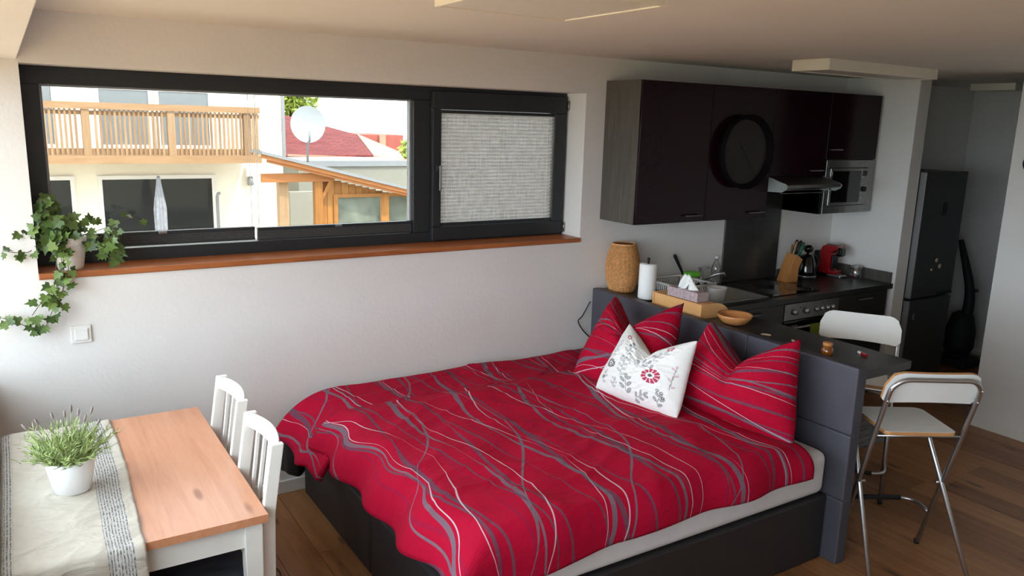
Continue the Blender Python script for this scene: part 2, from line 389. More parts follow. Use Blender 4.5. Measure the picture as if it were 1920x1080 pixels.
    def build(s, name, mat, parent=None, world=True, bevel=0.0, seg=2, fixn=True):
        off = WL.get(parent, Vector((0, 0, 0))) if (parent is not None and world) else Vector((0, 0, 0))
        loc = Vector((0, 0, 0))
        if parent is None and world and s.v:       # origin at the base of a free-standing mesh
            xs = [p[0] for p in s.v]; ys = [p[1] for p in s.v]; zs = [p[2] for p in s.v]
            loc = Vector(((min(xs)+max(xs))/2, (min(ys)+max(ys))/2, min(zs))); off = loc
        me = s.mesh(name, mat, off)
        if fixn:
            bm = bmesh.new(); bm.from_mesh(me); bmesh.ops.recalc_face_normals(bm, faces=bm.faces); bm.to_mesh(me); bm.free()
        o = bpy.data.objects.new(name, me); COL.objects.link(o); o.location = loc
        if parent is not None: o.parent = parent
        WL[o] = off if (parent is not None) else loc
        if bevel:
            b = o.modifiers.new('bevel', 'BEVEL'); b.width = bevel; b.segments = seg; b.limit_method = 'ANGLE'; b.angle_limit = 0.7
        return o
def tag(o, label, cat, group=None, kind=None):
    if label: o['label'] = label
    if cat: o['category'] = cat
    if group: o['group'] = group
    if kind: o['kind'] = kind
    return o
def thing(name, label, cat, loc=(0, 0, 0), rz=0.0, group=None):
    o = bpy.data.objects.new(name, None); COL.objects.link(o); o.empty_display_size = 0.1
    o.location = loc; o.rotation_euler = (0, 0, rz); WL[o] = Vector(loc)
    return tag(o, label, cat, group)
def struct(o, label=None, cat=None):
    o['kind'] = 'structure'
    if label: o['label'] = label
    if cat: o['category'] = cat
    return o
def copy_tree(o, parent=None):
    c = o.copy(); COL.objects.link(c); c.parent = parent
    for ch in list(o.children): copy_tree(ch, c)
    return c
def dupe(o, parent, name=None):
    c = o.copy(); COL.objects.link(c); c.parent = parent; return c
def box(name, mat, parent, *a, bevel=0.0): return MB().box(*a).build(name, mat, parent, bevel=bevel)
def arc(cx, cy, r, a0, a1, n): return [(cx+r*math.cos(a0+(a1-a0)*i/n), cy+r*math.sin(a0+(a1-a0)*i/n)) for i in range(n+1)]
def smooth_path(pts, n=8):
    """Catmull-Rom through the points"""
    P = [Vector(p) for p in pts]; P = [P[0]*2-P[1]]+P+[P[-1]*2-P[-2]]; out = []
    for i in range(1, len(P)-2):
        a, b, c, d = P[i-1:i+3]
        for k in range(n):
            t = k/n; out.append(0.5*((2*b)+(c-a)*t+(2*a-5*b+4*c-d)*t*t+(3*b-a-3*c+d)*t**3))
    out.append(P[-2]); return out

# ================================================================ THE ROOM
XL, XR, XH, YF, ZC = -0.14, 5.71, 7.60, -5.2, 2.45
OX0, OX1, OZ0, OZ1 = 0.085, 3.115, 1.285, 2.227          # window opening
floor = struct(MB().box(XL-0.3, XH+0.2, YF, 0.0, -0.12, -0.015).build('floor', 'floorbase'), 'brown oak plank floor')
random.seed(3)
pw = 0.178; x = XL
while x < XH-0.02:
    y = -random.random()*1.3
    y0 = 0.0; first = True
    while y0 > YF+0.02:
        ln = (0.5+random.random()*1.3) if first else 1.9
        first = False
        y1 = max(YF, y0-ln)
        if not (x+pw < 1.0 and y0 < -3.6):
            MB().box(x+0.001, min(x+pw, XH)-0.001, y1+0.001, y0-0.001, -0.0149, 0.0).build('plank', 'oak', floor, bevel=0.0012, seg=1)
        y0 = y1
    x += pw
ceiling = struct(MB().box(XL-0.3, XH+0.2, YF-0.2, 0.35, ZC, ZC+0.15).build('ceiling', 'ceil'), 'pale painted ceiling')
wb = MB()
wb.box(XL-0.31, OX0, 0, 0.35, -0.12, ZC).box(OX1, XH+0.2, 0, 0.35, -0.12, ZC).box(OX0, OX1, 0, 0.35, -0.12, OZ0).box(OX0, OX1, 0, 0.35, OZ1, ZC)
struct(wb.build('wall_back', 'wall'), 'white plaster wall around the long window')
wl = MB().box(XL-0.31, XL, YF, 0, -0.12, 0.85).box(XL-0.31, XL, YF, 0, 2.238, ZC).box(XL-0.31, XL, YF, -4.95, 0.85, 2.238)
struct(wl.build('wall_left', 'wall'), 'white wall with the side window band')
struct(MB().box(XL-0.31, XH+0.2, YF-0.2, YF, -0.12, ZC).build('wall_front', 'wall'), 'white wall behind the viewer')
struct(MB().box(XR, XR+0.145, YF, -1.315, 0, ZC).build('wall_right', 'wall', bevel=0.004), 'bright white wall beside the hallway opening')
struct(MB().box(XR, XR+0.145, -0.61, 0, 0, ZC).build('wall_kitchen', 'wall', bevel=0.004), 'short white wall at the end of the kitchen')
struct(MB().box(XH, XH+0.2, YF, 0, 0, ZC).build('wall_hallway', 'wall'), 'dim end wall of the hallway')
struct(MB().box(XR+0.145, XH, -2.6, -2.45, 0, ZC).build('wall_hallway_side', 'wall'), 'hallway side wall')
struct(MB().box(XL, 0.079, YF, 0.0, 2.24, ZC).build('trim_1', 'wall', bevel=0.003), 'boxed-in beam over the side window')
def skirting(name, *a): return struct(MB().box(*a).build(name, 'whitemat', bevel=0.004), 'low white skirting board')
skirting('baseboard_back', XL, XR, -0.014, 0.0, 0.0, 0.075)
skirting('baseboard_right', XR-0.014, XR, YF, -1.31, 0.0, 0.06)
skirting('baseboard_hallway', XH-0.014, XH, -2.45, -0.0, 0.0, 0.06)

# ---- the long window
win = thing('window_1', 'long dark-framed window above the bed', None, (1.6, 0.2, OZ0)); win['kind'] = 'structure'
FY0, FY1 = 0.20, 0.28
MX0, MX1 = 2.03, 2.146                                    # mullion
fr = MB().box(OX0, OX1, FY0, FY1, 2.147, OZ1).box(OX0, OX1, FY0, FY1, 1.312, 1.375).box(OX0, 0.162, FY0, FY1, 1.375, 2.147).box(OX1-0.03, OX1, FY0, FY1, 1.375, 2.147)
fr.build('frame', 'anth', win, bevel=0.004)
box('mullion', 'anth', win, 2.02, 2.13, FY0-0.004, FY1, 1.375, 2.147, bevel=0.004)
MB().box(0.162, 0.172, 0.235, 0.262, 1.375, 2.147).box(2.008, 2.02, 0.225, 0.262, 1.375, 2.147).box(0.172, 2.008, 0.235, 0.262, 2.139, 2.147).build('glazing_bead', 'zinc', win)
box('pane', 'pane', win, 0.162, 2.02, 0.246, 0.250, 1.375, 2.147)
SX0, SX1, SZ0, SZ1 = 2.135, 3.100, 1.322, 2.205
s_ = MB().box(SX0, SX1, 0.175, 0.25, 2.098, SZ1).box(SX0, SX1, 0.175, 0.25, SZ0, 1.405).box(SX0, 2.192, 0.175, 0.25, 1.405, 2.098).box(3.012, SX1, 0.175, 0.25, 1.405, 2.098)
sash = s_.build('sash', 'anth', win, bevel=0.005)
box('pane', 'pane', win, 2.192, 3.012, 0.222, 0.226, 1.405, 2.098)
hd = MB().rbox(2.156, 2.180, 0.165, 0.176, 1.735, 1.785, 0.004).build('handle_plate', 'anth', sash)
MB().rbox(2.162, 2.176, 0.135, 0.150, 1.625, 1.775, 0.005).box(2.164, 2.174, 0.148, 0.168, 1.752, 1.768).build('handle', 'steel', sash)
for z in (1.335, 2.12): MB().lathe([(0.006, z), (0.006, z+0.06)], 10, (3.104, 0.168, 0)).build('hinge', 'steel', win)
box('window_sill', 'sill', win, OX0, OX1, -0.012, 0.20, 1.287, 1.315, bevel=0.004)
# band of windows in the side wall: the room's daylight
w2 = thing('window_2', 'side window band with dark frame', None, (XL-0.1, -2.5, 0.85)); w2['kind'] = 'structure'
m_ = MB().box(XL-0.2, XL-0.12, -4.95, 0.0, 0.85, 0.90).box(XL-0.2, XL-0.12, -4.95, 0.0, 2.19, 2.238)
for yy in (-0.025, -1.7, -3.3, -4.92): m_.box(XL-0.2, XL-0.12, yy-0.025, yy+0.025, 0.90, 2.19)
m_.build('frame', 'anth', w2)
for a, b in ((-1.67, -0.05), (-3.27, -1.73), (-4.89, -3.33)): box('pane', 'clear', w2, XL-0.162, XL-0.158, a, b, 0.90, 2.19)

# ---- pleated blinds
b = thing('pleated_blind', 'grey pleated blind pulled down over the right window sash', 'blind', (2.6, 0.19, 1.41), group='pleated window blinds')
NP = 30
def pl(a, c):
    k = c*NP*2; t = abs((k % 2)-1); return (2.20+a*0.806, 0.195+0.012*t, 1.425+c*0.655)
MB().grid(pl, 4, NP*2, smooth=False).build('fabric', 'blind', b)
box('top_rail', 'anth', b, 2.198, 3.008, 0.186, 0.212, 2.078, 2.097); box('bottom_rail', 'anth', b, 2.198, 3.008, 0.186, 0.212, 1.407, 1.427)
for xx in (2.235, 2.60, 2.965): MB().tube([(xx, 0.190, 1.41), (xx, 0.190, 2.09)], 0.0012, 5).build('cord', 'white', b)
for i, (xa, xb, za, lb) in enumerate([(0.185, 1.096, 1.385, 'grey pleated blind folded to the bottom of the glass behind the ivy'), (1.112, 2.006, 1.378, 'grey pleated blind folded to the bottom of the glass beside the centre post')]):
    b = thing('pleated_blind', lb, 'blind', ((xa+xb)/2, 0.215, za), group='pleated window blinds')
    k = MB()
    for q in range(7): k.box(xa, xb, 0.203+0.003*(q % 2), 0.228, za+0.008+q*0.0065, za+0.013+q*0.0065)
    k.build('folded_fabric', 'blindfold', b)
    box('top_rail', 'anth', b, xa, xb, 0.20, 0.230, za+0.054, za+0.069); box('bottom_rail', 'anth', b, xa, xb, 0.20, 0.230, za, za+0.009)
    MB().rbox((xa+xb)/2-0.02, (xa+xb)/2+0.02, 0.193, 0.202, za+0.055, za+0.068, 0.003).build('pull_tab', 'steel', b)
    for xx in ((xb-0.01) if i == 0 else xa+0.01,): MB().tube([(xx, 0.215, za+0.06), (xx, 0.215, 2.14)], 0.0015, 5).build('cord', 'white', b)

# ---- light switch
sw = thing('light_switch', 'white square rocker light switch on the wall below the window', 'switch', (0.232, 0, 0.975))
MB().rbox(0.190, 0.274, -0.010, 0.0, 0.977, 1.061, 0.003).build('frame', 'plasticwhite', sw)
MB().rbox(0.204, 0.260, -0.016, -0.008, 0.991, 1.047, 0.003).build('rocker', 'white', sw)

# ---- ceiling lamps
def ceil_lamp(lb, x0, x1, y0, y1, h):
    t = thing('ceiling_lamp', lb, 'lamp', ((x0+x1)/2, (y0+y1)/2, ZC-h), group='flat ceiling lamps')
    MB().box(x0, x0+0.012, y0, y1, ZC-h, ZC).box(x1-0.012, x1, y0, y1, ZC-h, ZC).box(x0+0.012, x1-0.012, y0, y0+0.012, ZC-h, ZC).box(x0+0.012, x1-0.012, y1-0.012, y1, ZC-h, ZC).build('housing', 'ledwhite', t, bevel=0.002)
    box('diffuser', 'diff', t, x0+0.012, x1-0.012, y0+0.012, y1-0.012, ZC-h+0.004, ZC-h+0.010)
p = [on(815, 13, 2, 2.375), on(1060, 41, 2, 2.375), on(1250, 12, 2, 2.375)]
ceil_lamp('large square white ceiling lamp at the top of the picture', p[0].x, p[1].x, p[2].y, (p[0].y+p[1].y)/2, 0.075)
p = [on(1476, 133, 2, 2.385), on(1548, 132, 2, 2.385), on(1772, 149, 2, 2.385)]
ceil_lamp('long white ceiling lamp in front of the plum wall cabinets', (p[0].x+p[1].x)/2, p[2].x, (p[1].y+p[2].y)/2, p[0].y, 0.065)
p = [on(1816, 170, 2, 2.395), on(1905, 169, 2, 2.395)]
ceil_lamp('small white ceiling lamp in the dim hallway', (p[0].x+p[1].x)/2, (p[0].x+p[1].x)/2+0.35, p[1].y, p[0].y, 0.055)

# ================================================================ BED
BX0, BX1, BY0, BY1 = 1.245, 3.195, -1.93, -0.055
HX0, HX1, HY0, HY1, HZ = 3.20, 3.27, -2.012, -0.05, 0.985
bed = thing('bed', 'dark grey upholstered double bed with a padded panel headboard', 'bed', (2.2, -1.0, 0))
for a, c in ((BY0, -0.993), (-0.991, BY1)):
    MB().rbox(BX0, BX1, a, c, 0.0, 0.335, 0.012).build('base', 'basefab', bed)
MB().rbox(HX0+0.022, HX1, HY0+0.001, HY1-0.001, 0.0, HZ-0.004, 0.006).build('headboard_core', 'leather', bed)
for i in range(3):
    for j in range(3):
        y1_ = HY1-(HY1-HY0)*i/3; y0_ = HY1-(HY1-HY0)*(i+1)/3; z0_ = HZ/3*j; z1_ = HZ/3*(j+1)
        MB().rbox(HX0, HX0+0.045, y0_+0.0008, y1_-0.0008, z0_+0.0008, z1_-0.0008, 0.008, 3).build('headboard_panel', 'leather', bed)
def puffy(name, mat, x0, x1, y0, y1, z0, z1, r=0.04, wr=0.004):
    mb = MB(); mb.rbox(x0, x1, y0, y1, z0, z1, r, 4)
    return mb
mt = puffy('m', 'sheet', BX0+0.02, BX1-0.01, BY0+0.005, BY1-0.01, 0.337, 0.555, 0.045).build('mattress', 'sheet')
for f in mt.data.polygons: f.use_smooth = True
tag(mt, 'mattress under a white fitted sheet on the grey bed base', 'mattress')

def nz(x, y, z=0.0): return mnoise.noise(Vector((x, y, z)))
def bend(e, r):
    if e <= 0: return e*0.0, 0.0
    q = min(e/r, PI/2)
    return r*math.sin(q), r*(1-math.cos(q)) + max(0, e-r*PI/2)
def duvet(name, label, x_head, xe, x_len, y_far, y_near, ye, y_hang, ztop, seed, thick, hump=0.0, nu=110, nv=110, rx=0.11, ry=0.10, footwave=0.05):
    """quilt lying flat; hangs over the foot edge xe by x_len and over the near edge ye by y_hang"""
    def P(a, c):
        # a: head(0) -> foot end (1), c: far(0) -> near (1)
        wob = 0.03*nz(c*2.3+seed, seed*2.0)
        ytot = (y_far-ye)+y_hang+0.02*nz(a*3+seed, 4.0)+(0.10*max(0, a-0.6)/0.4 if y_hang > 0 else 0); wy = c*ytot
        xl = x_len+footwave*nz(c*4.5, seed+7.3)
        xtot = (x_head-xe)+xl; wx = a*xtot
        ex = wx-(x_head-xe); ey = wy-(y_far-ye)
        hx, vx = bend(ex, rx); hy, vy = bend(ey, ry)
        X = x_head-min(wx, x_head-xe)-hx
        Y = y_far-min(wy, y_far-ye)-hy
        lo = (nz(wx*1.3+seed, wy*1.1)*0.022 + nz(wx*3.1, wy*3.7+seed)*0.011 + nz(wx*6+seed, wy*7)*0.006)
        rid = (1-abs(nz(wx*2.2+seed*3, wy*5.0+nz(wx*2, wy*2)*1.2)))**6*0.010
        edge = min(1.0, min(a, 1-a)*9, min(c, 1-c)*9); edge = edge*edge*(3-2*edge)
        Z = ztop+(thick*0.9)*(edge-1)*0.65+lo*(0.4+0.6*edge)+rid*edge-(vx**1.5+vy**1.5)**(1/1.5)+hump*math.exp(-((c-0.05)/0.1)**2)
        k = max(0, min(1, ex/0.1)); kk = max(0, min(1, ey/0.1))
        X -= k*(0.022*math.sin(wy*17+seed)+0.020*nz(wy*4, seed)) ; Y -= kk*(0.010*math.sin(wx*13+seed)+0.012*nz(wx*4, seed))
        Y += wob*(1-kk)*(1-c)
        return (X, Y, max(Z, 0.03))
    mb = MB(); mb.grid(P, nu, nv, lambda a, c: (a*((x_head-xe)+x_len)+seed*1.37, c*((y_far-ye)+y_hang)+seed*0.61))
    o = mb.build(name, 'bedding', fixn=False)
    sm = o.modifiers.new('solid', 'SOLIDIFY'); sm.thickness = thick; sm.offset = 1.0 if o.data.polygons[0].normal.z < 0 else -1.0
    return tag(o, label, 'duvet', 'striped duvets on the bed')
duvet('duvet', 'crimson duvet with wavy grey stripes lying along the wall, partly under the other', 3.15, 1.45, 0.43, -0.055, -0.9, -0.66, 0.0, 0.600, 1.0, 0.035, rx=0.40, footwave=0.03)
duvet('duvet', 'large crimson duvet with wavy grey stripes hanging over the near side of the bed', 2.99, 1.36, 0.285, -0.50, -1.95, -1.88, 0.19, 0.640, 2.0, 0.035, rx=0.22, footwave=0.022)

def chop_pillow(name, label, cat, BL, BR, TR, TL, thick, depth, mat, n=44, bow=0.06, group=None, cut=1.0, seed=0.0, uvs=(0.62, 0.55)):
    BL, BR, TR, TL = [Vector(q) for q in (BL, BR, TR, TL)]
    nrm = (BR-BL).cross(TL-BL).normalized()
    def pos(u, v):  # 0..1
        return BL*(1-u)*(1-v)+BR*u*(1-v)+TR*u*v+TL*(1-u)*v
    up = ((TL+TR)-(BL+BR)).normalized()*0.5*((TL+TR)-(BL+BR)).length
    def S(side):
        def P(a, c):
            u, v = 2*a-1, 2*c-1
            uu = u*(1-bow*(1-v*v))*(1-0.07*max(0, -v)**3); vv = v*(1+0.05*(1-u*u)) if v < 0 else v
            p = pos((uu+1)/2, (vv+1)/2)
            vn = max(0.0, (v+0.75)/1.75)**1.5
            uc = u+0.06*math.sin(seed*3)
            V = max(0.0, 1-abs(uc)/0.98)**1.12
            p = p-up*(depth*V*vn)
            t = (max(0, 1-u**4)*max(0, 1-v**4))**0.6
            t *= 0.72+0.28*(1-u*u)*(1-v*v)
            dent = 0.62*math.exp(-(uc/(0.10+0.10*max(0, v)))**2)*max(0, (v+0.25)/1.25)
            wr = 0.10*nz(u*2.5+seed, v*2.5)+0.06*(1-abs(nz(u*5+seed, v*7)))**3+0.03*nz(u*9+seed, v*9)
            rad = math.atan2(v-0.15, uc); wr += 0.05*math.sin(rad*9+seed)*max(0, 1-math.hypot(uc, v-0.15)/0.9)
            return tuple(p+nrm*(side*(thick/2)*(max(0.0, t-dent*t+wr*t))))
        return P
    mb = MB()
    mb.grid(S(1), n, n, lambda a, c: (c*uvs[1]+seed, a*uvs[0]+seed*0.7))
    mb.grid(S(-1), n, n, lambda a, c: (c*uvs[1]+seed+0.3, a*uvs[0]))
    o = mb.build(name, mat, fixn=False)
    bm = bmesh.new(); bm.from_mesh(o.data); bmesh.ops.remove_doubles(bm, verts=bm.verts, dist=0.0006); bmesh.ops.recalc_face_normals(bm, faces=bm.faces); bm.to_mesh(o.data); bm.free()
    return tag(o, label, cat, group)
chop_pillow('pillow', 'crimson striped pillow with two peaks near the wall, behind the white cushion', 'pillow', (2.66, -0.56, 0.63), (2.80, -1.24, 0.63), (3.08, -1.01, 1.10), (3.06, -0.45, 1.02), 0.32, 0.46, 'beddingp', group='crimson pillows', seed=1.3)
chop_pillow('pillow', 'crimson striped pillow with two peaks at the near end of the headboard', 'pillow', (2.86, -1.15, 0.63), (2.98, -1.90, 0.59), (3.09, -1.77, 1.08), (3.08, -1.21, 1.04), 0.34, 0.40, 'beddingp', group='crimson pillows', seed=4.1)

# ---- white floral cushion: flat print stored per point
def floral():
    s = NT('floral_cushion_print'); a = s.n('ShaderNodeVertexColor', layer_name='print')
    s.base(a.outputs[0]); s.set(Roughness=0.8); s.bump(s.noise(s.coord(), 180, 3), 0.15, 0.003); return s.m
MT['floral'] = floral()
cu = chop_pillow('cushion', 'white cushion printed with red and grey flowers', 'cushion', (2.575, -0.88, 0.655), (2.665, -1.45, 0.64), (2.80, -1.395, 1.01), (2.79, -0.90, 0.985), 0.20, 0.34, 'floral', n=150, bow=0.04, seed=2.2, uvs=(1.0, 1.0))
def print_colour(u, v):
    white = np.array([0.80, 0.79, 0.77]); grey = np.array([0.30, 0.31, 0.31]); dk = np.array([0.10, 0.09, 0.10]); red = np.array([0.45, 0.03, 0.09]); lg = np.array([0.46, 0.47, 0.47])
    def ell(cx, cy, a, b, ang):
        dx, dy = u-cx, v-cy; q, r = dx*math.cos(ang)+dy*math.sin(ang), -dx*math.sin(ang)+dy*math.cos(ang); return (q/a)**2+(r/b)**2
    for cx, cy, R_, n_, c_ in ((0.70, 0.40, 0.105, 11, red), (0.155, 0.385, 0.065, 12, dk), (0.80, 0.86, 0.04, 7, red), (0.20, 0.88, 0.035, 6, red)):
        d = math.hypot(u-cx, v-cy); th = math.atan2(v-cy, u-cx)
        if d < R_:
            if d < R_*0.22: return dk if n_ > 7 else white
            if d > R_*0.42 and abs(math.cos(th*n_/2)) > 0.30+0.35*abs(d/R_-0.72): return c_
            return white
    leaves = []
    def sprig(x0, y0, x1, y1, n_, size, c_):
        ang = math.atan2(y1-y0, x1-x0)
        for k in range(n_):
            t = (k+0.5)/n_; sgn = 1 if k % 2 else -1
            leaves.append((x0+(x1-x0)*t-math.sin(ang)*size*1.1*sgn, y0+(y1-y0)*t+math.cos(ang)*size*1.1*sgn, size, size*0.55, ang+0.8*sgn, c_))
        leaves.append((x1, y1, size, size*0.55, ang, c_))
        leaves.append(((x0+x1)/2, (y0+y1)/2, math.hypot(x1-x0, y1-y0)/2, 0.005, ang, grey))
    sprig(0.66, 0.50, 0.58, 0.66, 4, 0.034, grey); sprig(0.66, 0.66, 0.78, 0.80, 5, 0.030, lg); sprig(0.44, 0.10, 0.42, 0.30, 5, 0.040, grey)
    sprig(0.34, 0.28, 0.32, 0.52, 6, 0.032, lg); sprig(0.55, 0.06, 0.68, 0.16, 5, 0.028, grey); sprig(0.80, 0.08, 0.84, 0.20, 4, 0.030, grey)
    sprig(0.12, 0.10, 0.14, 0.26, 4, 0.022, lg); sprig(0.30, 0.62, 0.33, 0.84, 5, 0.028, lg); sprig(0.45, 0.55, 0.50, 0.66, 4, 0.024, lg)
    sprig(0.12, 0.50, 0.16, 0.76, 6, 0.020, lg); sprig(0.27, 0.10, 0.30, 0.20, 4, 0.022, lg); sprig(0.36, 0.70, 0.40, 0.52, 3, 0.02, grey); sprig(0.90, 0.30, 0.92, 0.60, 4, 0.02, np.array([0.60, 0.40, 0.43]))
    for cx, cy in ((0.28, 0.56), (0.33, 0.575), (0.84, 0.22), (0.80, 0.24), (0.86, 0.17), (0.31, 0.86), (0.29, 0.80), (0.66, 0.74), (0.70, 0.72), (0.11, 0.18)):
        d = math.hypot(u-cx, v-cy)
        if d < 0.017: return dk if d > 0.007 else white
    for cx, cy, a_, b_, an, c_ in leaves:
        e = ell(cx, cy, a_, b_, an)
        if e < 1: return c_ if (e > 0.25 or b_ < 0.008) else c_*1.35
    return white
me = cu.data; ul = me.uv_layers[0]; ca = me.color_attributes.new('print', 'FLOAT_COLOR', 'POINT'); done = {}
for l in me.loops:
    if l.vertex_index in done: continue
    uv = ul.data[l.index].uv; done[l.vertex_index] = 1
    c = print_colour(1-(uv[1]-2.2*0.7) if False else (uv[1]-2.2*0.7), uv[0]-2.2)
    ca.data[l.vertex_index].color = (float(c[0]), float(c[1]), float(c[2]), 1)

# ---- black bag hanging at the foot of the bed by the wall
bb = MB()
def bagf(a, c):
    q = a*2*PI; z = 0.195+c*0.17
    w_ = 0.055*(1+0.12*math.sin(5*q)*(1-c)); d_ = 0.10*(1+0.1*math.cos(4*q))
    return (1.16+w_*math.cos(q)*(1.1-0.2*c), -0.13+d_*math.sin(q), z+0.01*nz(a*6, c*4))
bb.grid(bagf, 28, 12)
k0 = len(bb.v); bb.add([(1.16, -0.13, 0.195), (1.16, -0.13, 0.365)], [])
bb.f += [(i*13, ((i+1) % 28)*13, k0) for i in range(28)]+[(((i+1) % 28)*13+12, i*13+12, k0+1) for i in range(28)]; bb.sm += [True]*56
tag(bb.build('bag', 'black'), 'glossy black bag tucked under the duvet at the foot of the bed by the wall', 'bag')
c_ = [on(1107, 565, 1, -0.03), on(1092, 592, 1, -0.02), on(1084, 602, 1, -0.02), on(1092, 618, 1, -0.02), on(1106, 633, 1, -0.03)]
tag(MB().tube(smooth_path(c_, 6), 0.004, 6).build('power_cable', 'black'), 'thin black cable looping from the wall end of the headboard', 'cable')

# ================================================================ DINING CORNER
TX0, TX1, TY0, TY1, TZ = -0.10, 0.640, -1.600, -0.458, 0.74
tb = thing('dining_table', 'pine-topped dining table with white apron and legs', 'table', (0.27, -1.03, 0))
nb = 7
for i in range(nb):
    a = TX0+(TX1-TX0)*i/nb; c = TX0+(TX1-TX0)*(i+1)/nb
    MB().box(a+0.00005, c-0.00005, TY0, TY1, TZ-0.028, TZ).build('tabletop_board', 'pine', tb)
for a in ((TX0+0.05, TX1-0.05, TY0+0.030, TY0+0.050), (TX0+0.05, TX1-0.05, TY1-0.05, TY1-0.03), (TX0+0.03, TX0+0.05, TY0+0.05, TY1-0.05), (TX1-0.05, TX1-0.03, TY0+0.05, TY1-0.05)):
    box('apron', 'whitemat', tb, a[0], a[1], a[2], a[3], TZ-0.118, TZ-0.0285)
for sx in (0, 1):
    for sy in (0, 1):
        cx = TX0+0.045 if sx == 0 else TX1-0.045; cy = TY0+0.045 if sy == 0 else TY1-0.045
        l = MB(); h = 0.03; g = 0.022
        l.add([(cx-g, cy-g, 0), (cx+g, cy-g, 0), (cx+g, cy+g, 0), (cx-g, cy+g, 0), (cx-h, cy-h, TZ-0.0285), (cx+h, cy-h, TZ-0.0285), (cx+h, cy+h, TZ-0.0285), (cx-h, cy+h, TZ-0.0285)],
              [(0, 3, 2, 1), (4, 5, 6, 7), (0, 1, 5, 4), (1, 2, 6, 5), (2, 3, 7, 6), (3, 0, 4, 7)])
        l.build('leg', 'whitemat', tb, bevel=0.003)
# runner
RL, RR = 0.085, 0.375                   # hang on the left, width on the table
def runner(a, c):
    wx = a*(RL+RR); wy = c*(0.08+1.142+0.30)
    ex = RL-wx; hx, vx = bend(ex, 0.02); x_ = (TX0+max(0, wx-RL)) - hx*0.5
    if wy < 0.08: hy, vy = bend(0.08-wy, 0.02); y_ = TY1+hy*0.6
    elif wy > 1.222: hy, vy = bend(wy-1.222, 0.02); y_ = TY0-hy*0.9-0.02*max(0, wy-1.24)*nz(wx*9, 2)
    else: vy = 0.0; y_ = TY1-(wy-0.08)
    wr = 0.0022*abs(nz(wx*9, wy*6))+0.005*(1-abs(nz(wx*4+3, wy*9)))**7+0.004*(1-abs(nz(wx*7+wy*3, wy*5+5)))**8
    x_ += (0.012*math.sin(wy*3.1+0.4)+0.006*nz(wy*4, 9))*a
    fold = 0.012*math.sin(wx*26) if wy > 1.26 else 0
    return (x_, y_-abs(fold)*0.8, TZ+0.0018+wr-vx-vy)
rn = MB().grid(runner, 60, 170, lambda a, c: (a*(RL+RR), c*1.5)).build('table_runner', 'runner', fixn=False)
s_ = rn.modifiers.new('solid', 'SOLIDIFY'); s_.thickness = 0.0012; s_.offset = 1.0 if rn.data.polygons[5000].normal.z > 0 else -1.0
tag(rn, 'cream linen table runner with woven grey bands on the pine table', 'tablecloth')
# bands sit at 0.07 and 0.39 m across the cloth
for n_ in MT['runner'].node_tree.nodes:
    if n_.type == 'MATH' and n_.operation == 'SUBTRACT':
        for i_ in n_.inputs:
            if abs(i_.default_value-0.185) < 1e-6: i_.default_value = 0.230
            elif abs(i_.default_value-0.128) < 1e-6: i_.default_value = 0.160

# ---- chairs (local: faces -X, backrest near x=0)
def post_outline(dx=0.0):
    rear = [(0.075, 0.0), (0.03, 0.25), (0.012, 0.45), (0.018, 0.70), (0.055, 0.95)]
    front = [(0.012, 0.95), (-0.026, 0.70), (-0.032, 0.45), (-0.012, 0.25), (0.042, 0.0)]
    return rear+front
ch = thing('dining_chair', 'white wooden dining chair with slatted back, nearer the wall', 'chair', (0.668, -0.872, 0), 0, 'white slatted dining chairs')
HW = 0.182
for sgn in (-1, 1):
    y_ = sgn*(HW-0.012)
    MB().prism(post_outline(), y_-0.012, y_+0.012).build('back_post', 'whitemat', ch, world=False, bevel=0.003)
def railf(z0, z1, bow, t, xb):
    k = MB(); n = 12
    for i in range(n+1):
        y_ = -HW+0.024+(2*HW-0.048)*i/n; c = bow*(1-(y_/HW)**2); crown = 0.006*(1-(y_/HW)**2) if z1 > 0.9 else 0
        k.v += [(xb(z0)+c, y_, z0), (xb(z0)+c+t, y_, z0), (xb(z1)+c+t, y_, z1+crown), (xb(z1)+c, y_, z1+crown)]
    for i in range(n):
        for j in range(4): k.f.append((i*4+j, i*4+(j+1) % 4, (i+1)*4+(j+1) % 4, (i+1)*4+j)); k.sm.append(False)
    k.f += [(3, 2, 1, 0), (n*4, n*4+1, n*4+2, n*4+3)]; k.sm += [False]*2
    return k
xb = lambda z: -0.012+0.030*max(0, (z-0.70)/0.25)+0.0
railf(0.896, 0.944, 0.034, 0.020, xb).build('top_rail', 'whitemat', ch, world=False, bevel=0.003)
railf(0.535, 0.570, 0.012, 0.018, lambda z: -0.018).build('lower_rail', 'whitemat', ch, world=False, bevel=0.002)
for i in range(4):
    y_ = -HW+0.024+(2*HW-0.048)*(i+1)/5; c0 = 0.012*(1-(y_/HW)**2); c1 = 0.034*(1-(y_/HW)**2)
    k = MB(); x0_, x1_ = -0.016+c0, 0.010+c1
    k.add([(x0_, y_-0.008, 0.565), (x0_+0.011, y_-0.008, 0.565), (x0_+0.011, y_+0.008, 0.565), (x0_, y_+0.008, 0.565), (x1_, y_-0.008, 0.90), (x1_+0.011, y_-0.008, 0.90), (x1_+0.011, y_+0.008, 0.90), (x1_, y_+0.008, 0.90)],
          [(0, 3, 2, 1), (4, 5, 6, 7), (0, 1, 5, 4), (1, 2, 6, 5), (2, 3, 7, 6), (3, 0, 4, 7)])
    k.build('slat', 'whitemat', ch, world=False)
MB().rbox(-0.43, -0.034, -0.20, 0.20, 0.425, 0.447, 0.008).build('seat', 'whitemat', ch, world=False)
